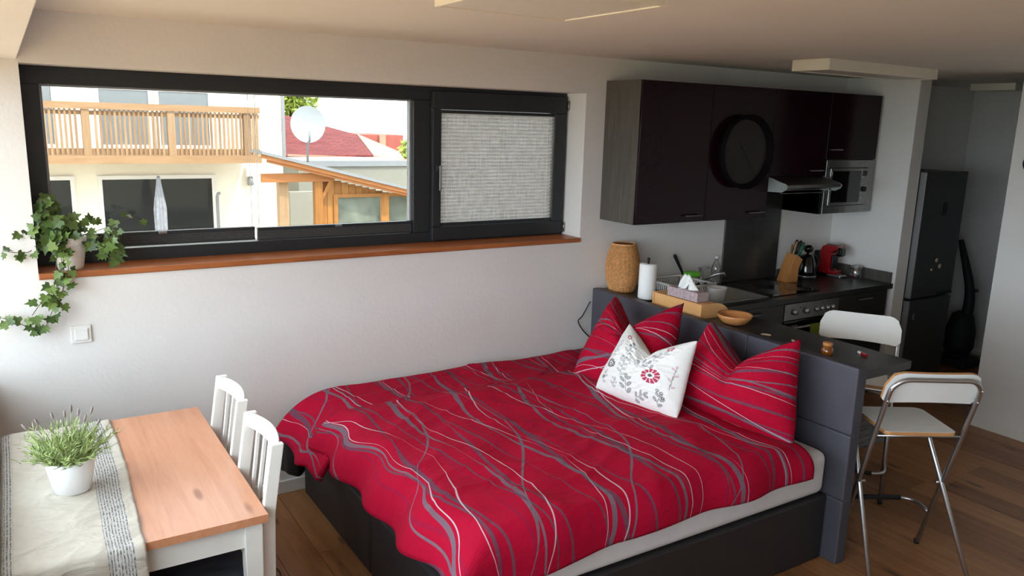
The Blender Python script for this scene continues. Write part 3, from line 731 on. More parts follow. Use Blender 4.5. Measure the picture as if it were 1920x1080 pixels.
for sgn in (-1, 1):
    MB().box(-0.415, -0.383, sgn*0.18-0.016, sgn*0.18+0.016, 0, 0.425).build('leg', 'whitemat', ch, world=False, bevel=0.002)
    MB().box(-0.383, -0.03, sgn*0.18-0.009, sgn*0.18+0.009, 0.37, 0.425).build('side_rail', 'whitemat', ch, world=False)
MB().box(-0.408, -0.390, -0.164, 0.164, 0.365, 0.425).build('front_rail', 'whitemat', ch, world=False)
ch2 = copy_tree(ch); ch2.location = (0.664, -1.352, 0); ch2['label'] = 'white wooden dining chair with slatted back, at the near corner of the table'
def seat_cushion(lb, cx, cy):
    def P(sd):
        def f(a, c):
            u, v = 2*a-1, 2*c-1; t = (max(0, 1-u**6)*max(0, 1-v**6))**0.5
            dm = sum(math.exp(-((u-p)**2+(v-q)**2)/0.02) for p, q in ((-.45, -.45), (.45, -.45), (-.45, .45), (.45, .45)))
            return (cx+u*0.19*(1-0.03*(1-v*v)), cy+v*0.185*(1-0.03*(1-u*u)), 0.474+sd*0.026*t-(0.014*dm if sd > 0 else 0)+0.003*nz(u*4, v*4, cy))
        return f
    mb = MB().grid(P(1), 30, 30); mb.grid(P(-1), 30, 30)
    o = mb.build('seat_cushion', 'navy', fixn=False)
    bm = bmesh.new(); bm.from_mesh(o.data); bmesh.ops.remove_doubles(bm, verts=bm.verts, dist=0.0008); bmesh.ops.recalc_face_normals(bm, faces=bm.faces); bm.to_mesh(o.data); bm.free()
    tag(o, lb, 'cushion', 'dark chair cushions')
seat_cushion('dark tufted seat cushion on the white chair nearer the wall', 0.43, -0.872)
seat_cushion('dark tufted seat cushion under the near end of the pine table', 0.425, -1.352)
c_ = [on(x_, y_, 2, 0.006) for x_, y_ in ((507, 1044), (512, 1056), (505, 1062), (518, 1066), (526, 1076), (522, 1088))]
tag(MB().tube(smooth_path(c_, 5), 0.0035, 6).build('floor_cable', 'black'), 'thin black cable lying on the floor beside the table leg', 'cable')
c_ = [Vector((0.60, -0.03, 0.60)), Vector((0.70, -0.02, 0.63)), Vector((0.80, -0.02, 0.635))]

# ---- lavender
pb = on(137, 918, 2, TZ+0.004); lx, ly, lz = pb.x, pb.y, TZ+0.006
lv = thing('potted_lavender', 'lavender in a smooth white pot on the linen runner', 'potted plant', (lx, ly, lz))
MB().lathe([(0.0, 0), (0.056, 0), (0.060, 0.004), (0.079, 0.118), (0.077, 0.120), (0.073, 0.118), (0.069, 0.10), (0.0, 0.10)], 36, (lx, ly, lz)).build('pot', 'ceramic', lv)
MB().lathe([(0.0, 0.106), (0.070, 0.102)], 24, (lx, ly, lz)).build('soil', 'soil', lv)
random.seed(11); bl = MB()
for i in range(330):
    a = random.random()*2*PI; r0 = 0.058*math.sqrt(random.random()); ln = 0.07+0.085*random.random(); sp = 0.15+1.15*random.random()
    p0 = Vector((lx+r0*math.cos(a), ly+r0*math.sin(a), lz+0.10)); out = Vector((math.cos(a), math.sin(a), 0))*(sp*0.75)
    d = (out+Vector((random.uniform(-.35, .35), random.uniform(-.35, .35), 1.05-0.3*sp))).normalized()
    tip = p0+d*ln; tip += Vector((random.uniform(-.012, .012), random.uniform(-.012, .012), -0.012*sp)); mid = p0.lerp(tip, 0.5)+Vector((0, 0, 0.008))
    sd_ = d.cross(Vector((random.uniform(-1, 1), random.uniform(-1, 1), 0.2))).normalized()*0.0011
    bl.add([p0-sd_, p0+sd_, mid+sd_, tip+sd_*0.5, mid-sd_], [(0, 1, 2, 4), (4, 2, 3)])
    for q in range(9):
        t = 0.25+0.75*random.random(); pp = p0.lerp(mid, t*2) if t < 0.5 else mid.lerp(tip, t*2-1)
        dd = (d*0.7+Vector((random.uniform(-1, 1), random.uniform(-1, 1), random.uniform(-.4, .8)))).normalized()*random.uniform(0.016, 0.034)
        s2 = dd.cross(d).normalized()*random.uniform(0.0010, 0.0018)
        bl.add([pp-s2*0.6, pp+s2*0.6, pp+dd*0.5+s2, pp+dd, pp+dd*0.5-s2], [(0, 1, 2, 4), (4, 2, 3)])
f = bl.build('foliage', 'lav', lv, fixn=False); f['kind'] = 'stuff'
for px_, py_, ln in ((68, 790, .2), (97, 778, .2), (121, 775, .2), (133, 765, .2), (147, 772, .2), (172, 768, .2), (160, 783, .2), (45, 800, .2), (185, 790, .2)):
    tip = on(px_, py_, 1, ly+random.uniform(-0.05, 0.05)); a0 = Vector((lx+(tip.x-lx)*0.25, ly+(tip.y-ly)*0.3, lz+0.11))
    st = MB().tube([a0, a0.lerp(tip, 0.6)+Vector((0, 0, 0.008)), tip], 0.0013, 5).build('flower_stalk', 'lav', lv)
    dr = (tip-a0).normalized(); MB().tube([tip-dr*0.016, tip-dr*0.010, tip, tip+dr*0.008, tip+dr*0.012], [0.0015, 0.0038, 0.0042, 0.003, 0.001], 7).build('flower_bud', 'lavflower', st)

# ---- ivy
pb = on(131, 507, 2, 1.316); ix, iy = pb.x, 0.075; ix = on(131, 480, 1, iy).x; iz = 1.3155
iv = thing('potted_ivy', 'trailing ivy in a ribbed white pot on the window sill', 'potted plant', (ix, iy, iz))
prof = [(0.0, 0), (0.052, 0)]
for q in range(9): prof += [(0.053+0.0020*q, 0.006+q*0.0135), (0.056+0.0020*q, 0.012+q*0.0135)]
prof += [(0.074, 0.132), (0.074, 0.150), (0.069, 0.150), (0.066, 0.125), (0, 0.125)]
MB().lathe(prof, 32, (ix, iy, iz)).build('pot', 'potwhite', iv)
MB().lathe([(0.0, 0.132), (0.066, 0.128)], 20, (ix, iy, iz)).build('soil', 'soil', iv)
def leafmesh(k):
    out = [(0, 0), (0.30, -0.10), (0.52, 0.12), (0.34, 0.30), (0.46, 0.58), (0.18, 0.60), (0, 1.0), (-0.18, 0.60), (-0.46, 0.58), (-0.34, 0.30), (-0.52, 0.12), (-0.30, -0.10)]
    mb = MB(); vs = [(0, 0.30, 0.0)]+[(x_, y_, 0.10*abs(x_)+(0.06*k)*(y_-0.4)**2*(-1)) for x_, y_ in out]
    mb.add(vs, [(0, i+1, (i+1) % 12+1) for i in range(12)]); return mb.mesh('leaf', 'ivy')
LM = [leafmesh(0), leafmesh(2), leafmesh(-1)]
random.seed(21); nleaf = [0]
def leaf(p, size=0.045, face=None):
    o = bpy.data.objects.new('leaf', LM[nleaf[0] % 3]); nleaf[0] += 1; COL.objects.link(o); o.parent = iv
    nrm = face if face is not None else Vector((random.uniform(-.7, .5), random.uniform(-1.1, -.2), random.uniform(-.1, .9)))
    nrm.normalize(); dn = Vector((random.uniform(-1, 1), random.uniform(-.3, .3), random.uniform(-1.2, .3))); yv = (dn-nrm*dn.dot(nrm)).normalized(); xv = yv.cross(nrm)
    s_ = size*random.uniform(0.6, 1.2); m_ = Matrix.Identity(4)
    for i in range(3): m_[i][0] = xv[i]*s_; m_[i][1] = yv[i]*s_; m_[i][2] = nrm[i]*s_; m_[i][3] = p[i]-(ix, iy, iz)[i]
    o.matrix_local = m_
strands = [  # pixel polyline, depth y at start and end, leaves
    ([(112, 462), (116, 500), (106, 540), (100, 575), (92, 600), (84, 612), (60, 614), (30, 605), (4, 596)], -0.01, -0.05, 26),
    ([(108, 470), (104, 520), (96, 552), (76, 570), (60, 592)], -0.02, -0.05, 12),
    ([(120, 480), (120, 530), (112, 560), (100, 572)], -0.03, -0.04, 8),
    ([(110, 440), (80, 440), (58, 470), (34, 474), (4, 470)], 0.04, -0.04, 12),
    ([(118, 450), (95, 420), (78, 390), (84, 366)], 0.06, 0.06, 18),
    ([(112, 450), (90, 440), (66, 415), (42, 440)], 0.04, 0.0, 16),
    ([(120, 452), (108, 405), (100, 380)], 0.08, 0.06, 12),
    ([(140, 450), (150, 425), (160, 412), (172, 420)], 0.06, 0.08, 12),
    ([(150, 452), (175, 452), (196, 438), (214, 428), (232, 440)], 0.05, 0.02, 12),
    ([(170, 455), (200, 462), (218, 466), (205, 486)], 0.03, -0.01, 14),
    ([(205, 425), (232, 412), (258, 405), (276, 418)], 0.06, 0.06, 5),
    ([(118, 470), (128, 500), (122, 530), (115, 555)], -0.02, -0.04, 7)]
for pl_, ya, yb, nl in strands:
    n = len(pl_); pts = [on(q[0], q[1], 1, ya+(yb-ya)*i/(n-1)) for i, q in enumerate(pl_)]
    pts = smooth_path([Vector((ix, iy, iz+0.135))]+pts, 6)
    MB().tube(pts, 0.0016, 5).build('stem', 'stem', iv)
    for i in range(nl):
        q = pts[min(len(pts)-1, int(len(pts)*(0.15+0.85*(i+random.random()*0.8)/nl)))]
        leaf(q+Vector((random.uniform(-.022, .022), random.uniform(-.02, .012) if q.y > -0.02 else random.uniform(-.03, 0.0), random.uniform(-.02, .02))), 0.045)
for cx, cy, r, n, yy in ((88, 425, 32, 44, 0.05), (125, 432, 24, 26, 0.04), (205, 462, 20, 18, 0.03), (105, 455, 18, 16, 0.0), (84, 388, 16, 14, 0.06)):
    for i in range(n):
        a = random.random()*2*PI; q = r*math.sqrt(random.random()); leaf(on(cx+q*math.cos(a), cy+q*math.sin(a), 1, yy+random.uniform(-.05, .05)), 0.052)

# ================================================================ KITCHEN
CX = [3.27, 3.87, 4.47, 5.07, 5.67]
UY = -0.33
def wall_cab(i, z0, lb, handle):
    t = thing('wall_cabinet', lb, 'cabinet', ((CX[i]+CX[i+1])/2, UY/2, z0), group='plum wall cabinets')
    b_ = MB().box(CX[i]+0.0005, CX[i+1]-0.0005, UY, -0.001, z0, 2.31)
    b_.build('body', 'greywood' if i == 0 else 'cabin', t, bevel=0.001, seg=1)
    if handle is not None:
        d_ = MB().box(CX[i]+0.002, CX[i+1]-0.002, UY-0.019, UY-0.001, handle[3], 2.308).build('door', 'plum', t, bevel=0.0015)
        hx0, hx1, hz = handle[:3]
        h_ = MB().tube([(hx0, UY-0.045, hz), (hx1, UY-0.045, hz)], 0.005, 8)
        for q in (hx0+0.015, hx1-0.015): h_.tube([(q, UY-0.018, hz), (q, UY-0.046, hz)], 0.004, 6)
        h_.build('handle', 'steel', d_)
    return t
wall_cab(0, 1.43, 'plum gloss wall cabinet with a grey wood side, nearest the window', (3.68, 3.83, 1.475, 1.432))
wall_cab(1, 1.43, 'plum gloss wall cabinet carrying the round dark clock', (4.28, 4.43, 1.475, 1.432))
wall_cab(2, 1.715, 'short plum gloss wall cabinet above the cooker hood', (4.88, 5.03, 1.755, 1.717))
t = wall_cab(3, 1.43, 'plum gloss wall cabinet above the built-in microwave, next to the kitchen wall', (5.085, 5.22, 1.905, 1.835))
MB().box(CX[3]+0.0005, CX[3]+0.016, UY, -0.001, 1.43, 1.83).build('side_panel', 'greywood', t)
# clock
ckc = on(1392, 281, 1, UY-0.05); ck = thing('wall_clock', 'large round dark clock on the plum cabinet door', 'clock', (4.165, UY-0.02, 1.62))
cz = 1.885; cx = 4.175
MB().lathe([(0.0, 0.0), (0.225, 0.0), (0.238, -0.02), (0.246, -0.060), (0.240, -0.066), (0.228, -0.060), (0.212, -0.022), (0.0, -0.020)], 56, (cx, UY-0.0195, cz), axis='y').build('case', 'clockrim', ck)
MB().lathe([(0.0, -0.022), (0.211, -0.0225)], 56, (cx, UY-0.0195, cz), axis='y').build('dial', 'clockface', ck)
for a, ln, w_ in ((2.35, 0.10, 0.006), (-0.95, 0.15, 0.005)):
    MB().hull([(cx-w_*math.sin(a), UY-0.0445, cz+w_*math.cos(a)), (cx+w_*math.sin(a), UY-0.0445, cz-w_*math.cos(a)), (cx+ln*math.cos(a), UY-0.0445, cz+ln*math.sin(a))], (0, -0.002, 0)).build('hand', 'black', ck)
# microwave
mv = thing('microwave', 'built-in steel microwave under the plum cabinet', 'microwave', (5.37, -0.2, 1.44))
a0, a1, z0, z1, yf = 5.087, 5.668, 1.434, 1.828, UY-0.020
MB().box(a0, a1, -0.32, -0.02, z0+0.02, z1-0.01).build('body', 'black', mv)
MB().box(a0, a1, yf, -0.322, z1-0.055, z1).box(a0, a1, yf, -0.322, z0, z0+0.055).box(a0, a0+0.045, yf, -0.322, z0+0.055, z1-0.055).box(a1-0.075, a1, yf, -0.322, z0+0.055, z1-0.055).build('trim_frame', 'steel', mv, bevel=0.002)
MB().rbox(a0+0.048, a1-0.165, yf-0.008, -0.322, z0+0.06, z1-0.06, 0.004).build('door', 'steel', mv)
MB().rbox(a0+0.062, a1-0.170, yf-0.011, yf-0.006, z0+0.078, z1-0.078, 0.003).build('door_glass', 'blackgloss', mv)
pnl = MB().rbox(a1-0.163, a1-0.078, yf-0.008, -0.322, z0+0.06, z1-0.06, 0.004).build('control_panel', 'steel', mv)
MB().box(a1-0.148, a1-0.096, yf-0.010, yf-0.007, z1-0.12, z1-0.078).build('display', 'screen', pnl)
MB().lathe([(0.0, 0.0), (0.020, 0.0), (0.018, -0.018), (0, -0.019)], 16, (a1-0.121, yf-0.008, 1.61), axis='y').build('knob', 'black', pnl)
for q in (1.535, 1.69): MB().rbox(a1-0.145, a1-0.098, yf-0.011, yf-0.007, q, q+0.018, 0.002).build('button', 'steel', pnl)
# cooker hood
hd = thing('cooker_hood', 'slim steel cooker hood with pulled-out visor', 'hood', (4.77, -0.3, 1.61))
MB().box(4.473, 5.066, -0.335, -0.004, 1.612, 1.712).build('body', 'steel', hd, bevel=0.002)
vz = [(-0.336, 1.712), (-0.40, 1.700), (-0.47, 1.682), (-0.502, 1.668), (-0.506, 1.648), (-0.47, 1.640), (-0.336, 1.618)]
MB().prism(vz, 4.478, 5.062, 'x').build('visor', 'steel', hd, bevel=0.002)
for q in (4.4735, 5.0625): MB().prism([(-0.334, 1.712), (-0.37, 1.71), (-0.42, 1.692), (-0.49, 1.676), (-0.512, 1.660), (-0.500, 1.636), (-0.46, 1.616), (-0.334, 1.612)], q, q+0.004, 'x').build('end_cap', 'whitehood', hd)
MB().tube([(4.50, -0.44, 1.606), (5.04, -0.44, 1.606)], 0.003, 6).tube([(4.50, -0.44, 1.606), (4.49, -0.42, 1.63)], 0.003, 6).tube([(5.04, -0.44, 1.606), (5.05, -0.42, 1.63)], 0.003, 6).build('rail', 'steel', hd)
# splashback, worktop
sp = thing('splashback', 'dark laminate splashback panel behind the hob', 'splashback', (4.76, -0.005, 0.9))
box('panel', 'splash', sp, 4.455, 5.06, -0.010, -0.0005, 0.902, 1.611); box('edge_strip', 'steel', sp, 4.449, 4.455, -0.012, -0.0005, 0.902, 1.611)
wt = thing('worktop', 'dark kitchen worktop with a short upstand', 'worktop', (4.47, -0.3, 0.86))
# worktop with a cut-out for the sink bowl
SBX0, SBX1, SBY0, SBY1 = 3.98, 4.38, -0.49, -0.11
k = MB().box(3.28, SBX0, -0.60, -0.0005, 0.862, 0.90).box(SBX1, 5.7095, -0.60, -0.0005, 0.862, 0.90).box(SBX0, SBX1, -0.60, SBY0, 0.862, 0.90).box(SBX0, SBX1, SBY1, -0.0005, 0.862, 0.90)
k.build('top', 'darkwood', wt)
box('upstand', 'greywood', wt, 5.690, 5.7095, -0.585, -0.02, 0.9005, 0.985, bevel=0.002)
box('upstand', 'greywood', wt, 5.062, 5.689, -0.020, -0.0005, 0.9005, 0.96, bevel=0.002)
def base_cab(x0, x1, lb, fronts):
    t = thing('base_cabinet', lb, 'cabinet', ((x0+x1)/2, -0.3, 0), group='dark base cabinets')
    MB().box(x0+0.001, x1-0.001, -0.565, -0.005, 0.10, 0.8615 if not (x0 < 4.0 < x1 or x0 < 4.3 < x1) else 0.66).build('body', 'cabin', t)
    box('plinth', 'black', t, x0+0.001, x1-0.001, -0.52, -0.02, 0.0, 0.0995)
    for kind, z0_, z1_ in fronts:
        d_ = MB().box(x0+0.002, x1-0.002, -0.585, -0.566, z0_, z1_).build(kind, 'darkwood', t, bevel=0.0015)
        MB().tube([((x0+x1)/2-0.08, -0.61, z1_-0.04), ((x0+x1)/2+0.08, -0.61, z1_-0.04)], 0.005, 8).tube([((x0+x1)/2-0.07, -0.584, z1_-0.04), ((x0+x1)/2-0.07, -0.611, z1_-0.04)], 0.004, 6).tube([((x0+x1)/2+0.07, -0.584, z1_-0.04), ((x0+x1)/2+0.07, -0.611, z1_-0.04)], 0.004, 6).build('handle', 'steel', d_)
base_cab(3.28, 3.87, 'dark base cabinet at the window end of the worktop', [('door', 0.105, 0.855)])
base_cab(3.87, 4.47, 'dark base cabinet under the sink', [('door', 0.105, 0.855)])
base_cab(5.07, 5.67, 'dark drawer cabinet right of the oven', [('drawer', 0.105, 0.36), ('drawer', 0.363, 0.65), ('drawer', 0.653, 0.855)])
ov = thing('oven', 'built-in oven with a steel control panel and six knobs', 'oven', (4.77, -0.3, 0))
MB().box(4.472, 5.068, -0.56, -0.01, 0.105, 0.8615).build('body', 'black', ov)
box('plinth', 'black', ov, 4.472, 5.068, -0.52, -0.02, 0.0, 0.1045)
cp = box('control_panel', 'steel', ov, 4.472, 5.068, -0.590, -0.561, 0.735, 0.852, bevel=0.002)
for q, r in ((4.575, 0.021), (4.70, 0.021), (4.81, 0.018), (4.87, 0.018), (4.93, 0.018), (4.99, 0.018)):
    MB().lathe([(0.0, 0.0), (r, 0.0), (r*0.92, -0.022), (0, -0.024)], 20, (q, -0.5905, 0.792), axis='y').build('knob', 'chrome', cp)
box('indicator', 'black', cp, 4.637, 4.645, -0.592, -0.5895, 0.815, 0.823)
dr = MB().box(4.474, 5.066, -0.588, -0.561, 0.11, 0.728).build('door', 'blackgloss', ov, bevel=0.002)
MB().tube([(4.52, -0.63, 0.69), (5.02, -0.63, 0.69)], 0.009, 10).tube([(4.55, -0.587, 0.69), (4.55, -0.63, 0.69)], 0.007, 8).tube([(4.99, -0.587, 0.69), (4.99, -0.63, 0.69)], 0.007, 8).build('handle', 'steel', dr)
def twl(a, c):
    x_ = 4.70+a*0.27; z_ = 0.70-c*0.30; off = 0.004*math.sin(a*19)*c
    if c < 0.06: return (x_, -0.63-0.010*math.sin(c/0.06*PI/2), 0.700-0.004*c)
    return (x_, -0.6405-0.004*c+off, z_)
tw = MB().grid(twl, 24, 24).build('hand_towel', 'towel', fixn=False); s_ = tw.modifiers.new('s', 'SOLIDIFY'); s_.thickness = 0.004; s_.offset = 0
tag(tw, 'olive green towel hanging on the oven handle', 'towel')
# sink and tap
sk = thing('sink', 'inset stainless steel sink with draining board', 'sink', (4.0, -0.3, 0.9))
MB().box(3.55, SBX0, -0.505, -0.095, 0.9005, 0.904).box(SBX1, 4.41, -0.505, -0.095, 0.9005, 0.904).box(SBX0, SBX1, -0.505, SBY0, 0.9005, 0.904).box(SBX0, SBX1, SBY1, -0.095, 0.9005, 0.904).build('rim', 'sinksteel', sk)
bs = MB(); x0, x1, y0, y1 = SBX0+0.0005, SBX1-0.0005, SBY0+0.0005, SBY1-0.0005; q = 0.03
bs.add([(x0, y0, 0.902), (x1, y0, 0.902), (x1, y1, 0.902), (x0, y1, 0.902), (x0+q, y0+q, 0.76), (x1-q, y0+q, 0.76), (x1-q, y1-q, 0.76), (x0+q, y1-q, 0.76)], [(4, 5, 6, 7), (0, 4, 5, 1), (1, 5, 6, 2), (2, 6, 7, 3), (3, 7, 4, 0)])
bs.build('bowl', 'sinksteel', sk, fixn=False)
for i in range(6): MB().rbox(3.60+i*0.058, 3.615+i*0.058, -0.46, -0.14, 0.9035, 0.907, 0.0015, 1).build('drain_ridge', 'sinksteel', sk)
tp = thing('kitchen_tap', 'chrome lever tap behind the sink', 'tap', (4.175, -0.065, 0.9005))
MB().lathe([(0.0, 0), (0.024, 0), (0.024, 0.01), (0.018, 0.015), (0.018, 0.11), (0.02, 0.12), (0, 0.125)], 18, (4.175, -0.065, 0.9005)).build('body', 'chrome', tp)
e_ = on(1357, 512, 1, -0.22)
MB().tube([(4.175, -0.065, 0.955), (4.185, -0.09, 0.965), (e_.x-0.04, -0.20, e_.z-0.005), (e_.x, -0.22, e_.z), (e_.x+0.005, -0.225, e_.z-0.02)], 0.011, 10).build('spout', 'chrome', tp)
MB().tube([(4.175, -0.065, 1.025), (4.155, -0.06, 1.045), (4.22, -0.12, 1.055)], [0.012, 0.009, 0.006], 8).build('lever', 'chrome', tp)
# hob
hb = thing('hob', 'black glass ceramic hob above the oven', 'hob', (4.77, -0.3, 0.9))
MB().rbox(4.395, 4.925, -0.525, -0.06, 0.9005, 0.906, 0.002, 1).build('glass', 'blackgloss', hb)
for cx_, cy_, r in ((4.53, -0.40, 0.09), (4.53, -0.18, 0.075), (4.79, -0.40, 0.075), (4.79, -0.18, 0.09)):
    MB().lathe([(r-0.002, 0.9061), (r, 0.9063)], 32, (cx_, cy_, 0)).build('zone_ring', 'steel', hb, fixn=False)

# ---- bar and what stands on it
BZ = 0.962
br_ = thing('bar_counter', 'narrow dark bar top behind the headboard', 'bar', (3.46, -1.0, 0))
box('top', 'barwood', br_, 3.273, 3.630, -2.005, -0.003, BZ-0.042, BZ, bevel=0.0015)
for yy in (-0.66, -1.20, -1.85): box('support', 'cabin', br_, 3.2735, 3.300, yy-0.03, yy+0.03, 0.0, BZ-0.0425)
pb = on(1163, 549, 2, BZ); rx_, ry_ = 3.388, -0.122
rt = thing('table_lamp', 'tall woven rattan lamp standing by the wall on the bar', 'lamp', (rx_, ry_, BZ))
def rr(t): return 0.058+0.052*math.sin(PI*(0.10+0.82*t))**0.8
HR = 0.315
ws = MB(); NS = 44
for j in range(38):
    z = 0.006+(HR-0.012)*j/37; pts = []
    for i in range(NS*2):
        a = PI*i/NS; pts.append((rx_+(rr(z/HR)+0.0022*(1 if (i+j) % 2 else -1))*math.cos(a), ry_+(rr(z/HR)+0.0022*(1 if (i+j) % 2 else -1))*math.sin(a), BZ+z+0.0016*math.sin(i*1.0)))
    ws.tube(pts, 0.0036, 4, closed=True)
MT['rattan'] = M('rattan_strands', (226, 166, 106), 0.5, var=0.25, scale=60); MT['rattandark'] = M('rattan_liner', (140, 84, 44), 0.8)
ws.build('woven_shell', 'rattan', rt, fixn=False)
for i in range(NS):
    a = 2*PI*i/NS
    if i % 2 == 0: MB().tube([(rx_+rr(z)*math.cos(a), ry_+rr(z)*math.sin(a), BZ+z*HR) for z in [q/8 for q in range(9)]], 0.0022, 4).build('stake', 'rattan', rt)
MB().lathe([(0.0, 0.001)]+[(rr(q/12)-0.009, max(0.002, q/12*HR)) for q in range(13)], 32, (rx_, ry_, BZ)).build('liner', 'rattandark', rt, fixn=False)
MB().tube([(rx_+rr(1)*math.cos(a), ry_+rr(1)*math.sin(a), BZ+HR) for a in [2*PI*i/32 for i in range(32)]], 0.005, 6, closed=True).build('rim', 'rattan', rt)
pb = on(1207, 563, 2, BZ); qx, qy = pb.x+0.02, pb.y+0.0
pr = thing('paper_towel_roll', 'white paper towel roll on a stand beside the rattan lamp', 'paper towel', (qx, qy, BZ))
MB().lathe([(0.0, 0), (0.062, 0), (0.062, 0.008), (0.0, 0.010)], 24, (qx, qy, BZ)).build('stand_base', 'black', pr)
MB().lathe([(0.018, 0.011), (0.052, 0.011), (0.0545, 0.02), (0.0545, 0.226), (0.052, 0.233), (0.018, 0.233)], 32, (qx, qy, BZ)).build('roll', 'paper', pr)
MB().lathe([(0.007, 0.01), (0.007, 0.25), (0.010, 0.258), (0.008, 0.27), (0, 0.272)], 12, (qx, qy, BZ)).build('rod', 'black', pr)
# bread box
p0 = on(1228, 572, 2, BZ); p1 = on(1316, 599, 2, BZ); bx, by0, by1 = 3.285, p1.y, -0.535
bx_ = thing('bread_box', 'bamboo roll-top bread box on the bar behind the headboard', 'bread box', (3.40, (by0+by1)/2, BZ))
BH = 0.086; BD = 0.235
pf = [(bx, BZ+0.001), (bx, BZ+BH), (bx+0.10, BZ+BH)]+[(bx+0.10+(BD-0.10)*math.sin(q*PI/16), BZ+0.001+(BH-0.001)*math.cos(q*PI/16)) for q in range(1, 9)]
for a, c in ((by0, by0+0.012), (by1-0.012, by1)): MB().prism(pf, a, c).build('side_panel', 'bamboo', bx_)
box('back_panel', 'bamboo', bx_, bx+0.006, bx+0.014, by0+0.0125, by1-0.0125, BZ+0.001, BZ+BH-0.008)
box('top_board', 'bamboo', bx_, bx+0.002, bx+0.10, by0+0.0125, by1-0.0125, BZ+BH-0.0075, BZ+BH-0.001)
for q in range(8):
    a0_, a1_ = q*PI/16, (q+1)*PI/16
    f_ = lambda a, s_: (bx+0.10+(BD-0.10)*math.sin(a)*s_-0.002, BZ+0.002+(BH-0.004)*math.cos(a)*s_)
    MB().prism([f_(a0_+0.01, 1), f_(a1_-0.01, 1), f_(a1_-0.01, 0.94), f_(a0_+0.01, 0.94)], by0+0.013, by1-0.013).build('slat', 'bamboo', bx_)
tz = BZ+BH+0.001
ts = thing('tissue_box', 'mauve cardboard tissue box lying on the bread box', 'tissue box', (3.345, by0+0.18, tz))
MB().box(3.297, 3.392, by0+0.05, by0+0.295, tz, tz+0.055).build('box', 'pink', ts, bevel=0.002)
def tis(a, c):
    u = 2*a-1; z = c; wdt = 0.045*(1-c)**0.7+0.012
    return (3.345+0.022*math.sin(u*4+c*2)*(1-c*0.5)+0.01*c, by0+0.17+u*wdt*1.2+0.02*c, tz+0.054+0.075*c+0.012*abs(u)*c)
t_ = MB().grid(tis, 16, 10).build('tissue', 'paper', ts, fixn=False); s_ = t_.modifiers.new('s', 'SOLIDIFY'); s_.thickness = 0.002
def tis2(a, c):
    u = 2*a-1; wdt = 0.05*(1-c)+0.006
    return (3.345+u*wdt*0.8, by0+0.19-0.03*c+0.01*math.sin(u*5), tz+0.054+0.055*c+0.01*u*c)
t_ = MB().grid(tis2, 16, 10).build('tissue', 'paper', ts, fixn=False); s_ = t_.modifiers.new('s', 'SOLIDIFY'); s_.thickness = 0.002
# bowl, little things
pb = on(1381, 619, 2, BZ); 
bw = MB().lathe([(0.0, 0.0), (0.048, 0.0), (0.070, 0.012), (0.090, 0.036), (0.098, 0.056), (0.095, 0.059), (0.087, 0.050), (0.068, 0.022), (0.045, 0.010), (0.0, 0.008)], 40, (3.385, pb.y+0.10, BZ+0.0005)).build('bowl', 'bowlwood', fixn=True)
tag(bw, 'shallow round wooden bowl on the bar beside the bread box', 'bowl')
MT['foil'] = M('beige_foil', (196, 170, 140), 0.35, 0.2, var=0.25, scale=90)
for (px_, py_, L_, W_, rz, lb) in ((1436, 630, 0.055, 0.018, -0.6, 'small beige sachet on the bar near the wooden bowl'), (1489, 642, 0.040, 0.014, 0.3, 'small cream wrapper half hidden behind the near crimson pillow')):
    p = on(px_, py_, 2, BZ); p.x = max(p.x, 3.30)
    k = MB()
    def sf(sd):
        def f(a, c):
            u, v = 2*a-1, 2*c-1; x_, y_ = u*L_/2, v*W_/2; h = (max(0, 1-u**4)*max(0, 1-v**2))**0.5
            return (p.x+x_*math.sin(rz)+y_*math.cos(rz), p.y+x_*math.cos(rz)-y_*math.sin(rz), BZ+0.007+sd*0.006*h)
        return f
    k.grid(sf(1), 10, 6); k.grid(sf(-1), 10, 6)
    tag(k.build('sachet', 'foil'), lb, 'sachet')
p = on(1550, 667, 2, BZ); jx, jy = p.x, p.y
ja = thing('amber_jar', 'tiny amber glass jar with a lid on the bar', 'jar', (jx, jy, BZ))
MB().lathe([(0.0, 0.0005), (0.024, 0.0005), (0.029, 0.006), (0.029, 0.034), (0.022, 0.044), (0.021, 0.05), (0, 0.05)], 24, (jx, jy, BZ)).build('body', 'amber', ja)
MB().lathe([(0.0, 0.0505), (0.024, 0.0505), (0.024, 0.066), (0.02, 0.069), (0, 0.069)], 24, (jx, jy, BZ)).build('lid', 'bowlwood', ja)
p = on(1618, 666, 2, BZ); lg_ = thing('lighter', 'red and white lighter lying at the end of the bar', 'lighter', (p.x, p.y, BZ), rz=1.15)
MB().rbox(-0.030, 0.012, -0.008, 0.008, 0.0005, 0.013, 0.003).build('body', 'redgloss', lg_, world=False)
MB().rbox(0.0125, 0.040, -0.007, 0.007, 0.0005, 0.012, 0.003).build('cap', 'white', lg_, world=False)
# ---- on the worktop: dish rack, pan, sponge, bottle
dk = thing('dish_rack', 'white plastic dish rack on the draining board', 'dish rack', (3.80, -0.32, 0.907))
X0, X1, Y0, Y1, Z0, Z1 = 3.645, 3.965, -0.405, -0.06, 0.9075, 1.008
k = MB(); 
k.tube([(X0, Y0, Z1), (X1, Y0, Z1), (X1, Y1, Z1), (X0, Y1, Z1)], 0.010, 6, closed=True); k.build('rim', 'plasticwhite', dk)
MB().box(X0+0.02, X1-0.02, Y0+0.02, Y1-0.02, Z0, Z0+0.006).build('tray', 'plasticwhite', dk)
for i in range(18):
    t = i/17; xx = X0+(X1-X0)*t; xi = X0+0.02+(X1-X0-0.04)*t
    for ya, yb in ((Y0, Y0+0.02), (Y1, Y1-0.02)): MB().tube([(xx, ya, Z1), (xi, yb, Z0+0.004)], 0.0055, 4).build('rib', 'plasticwhite', dk)
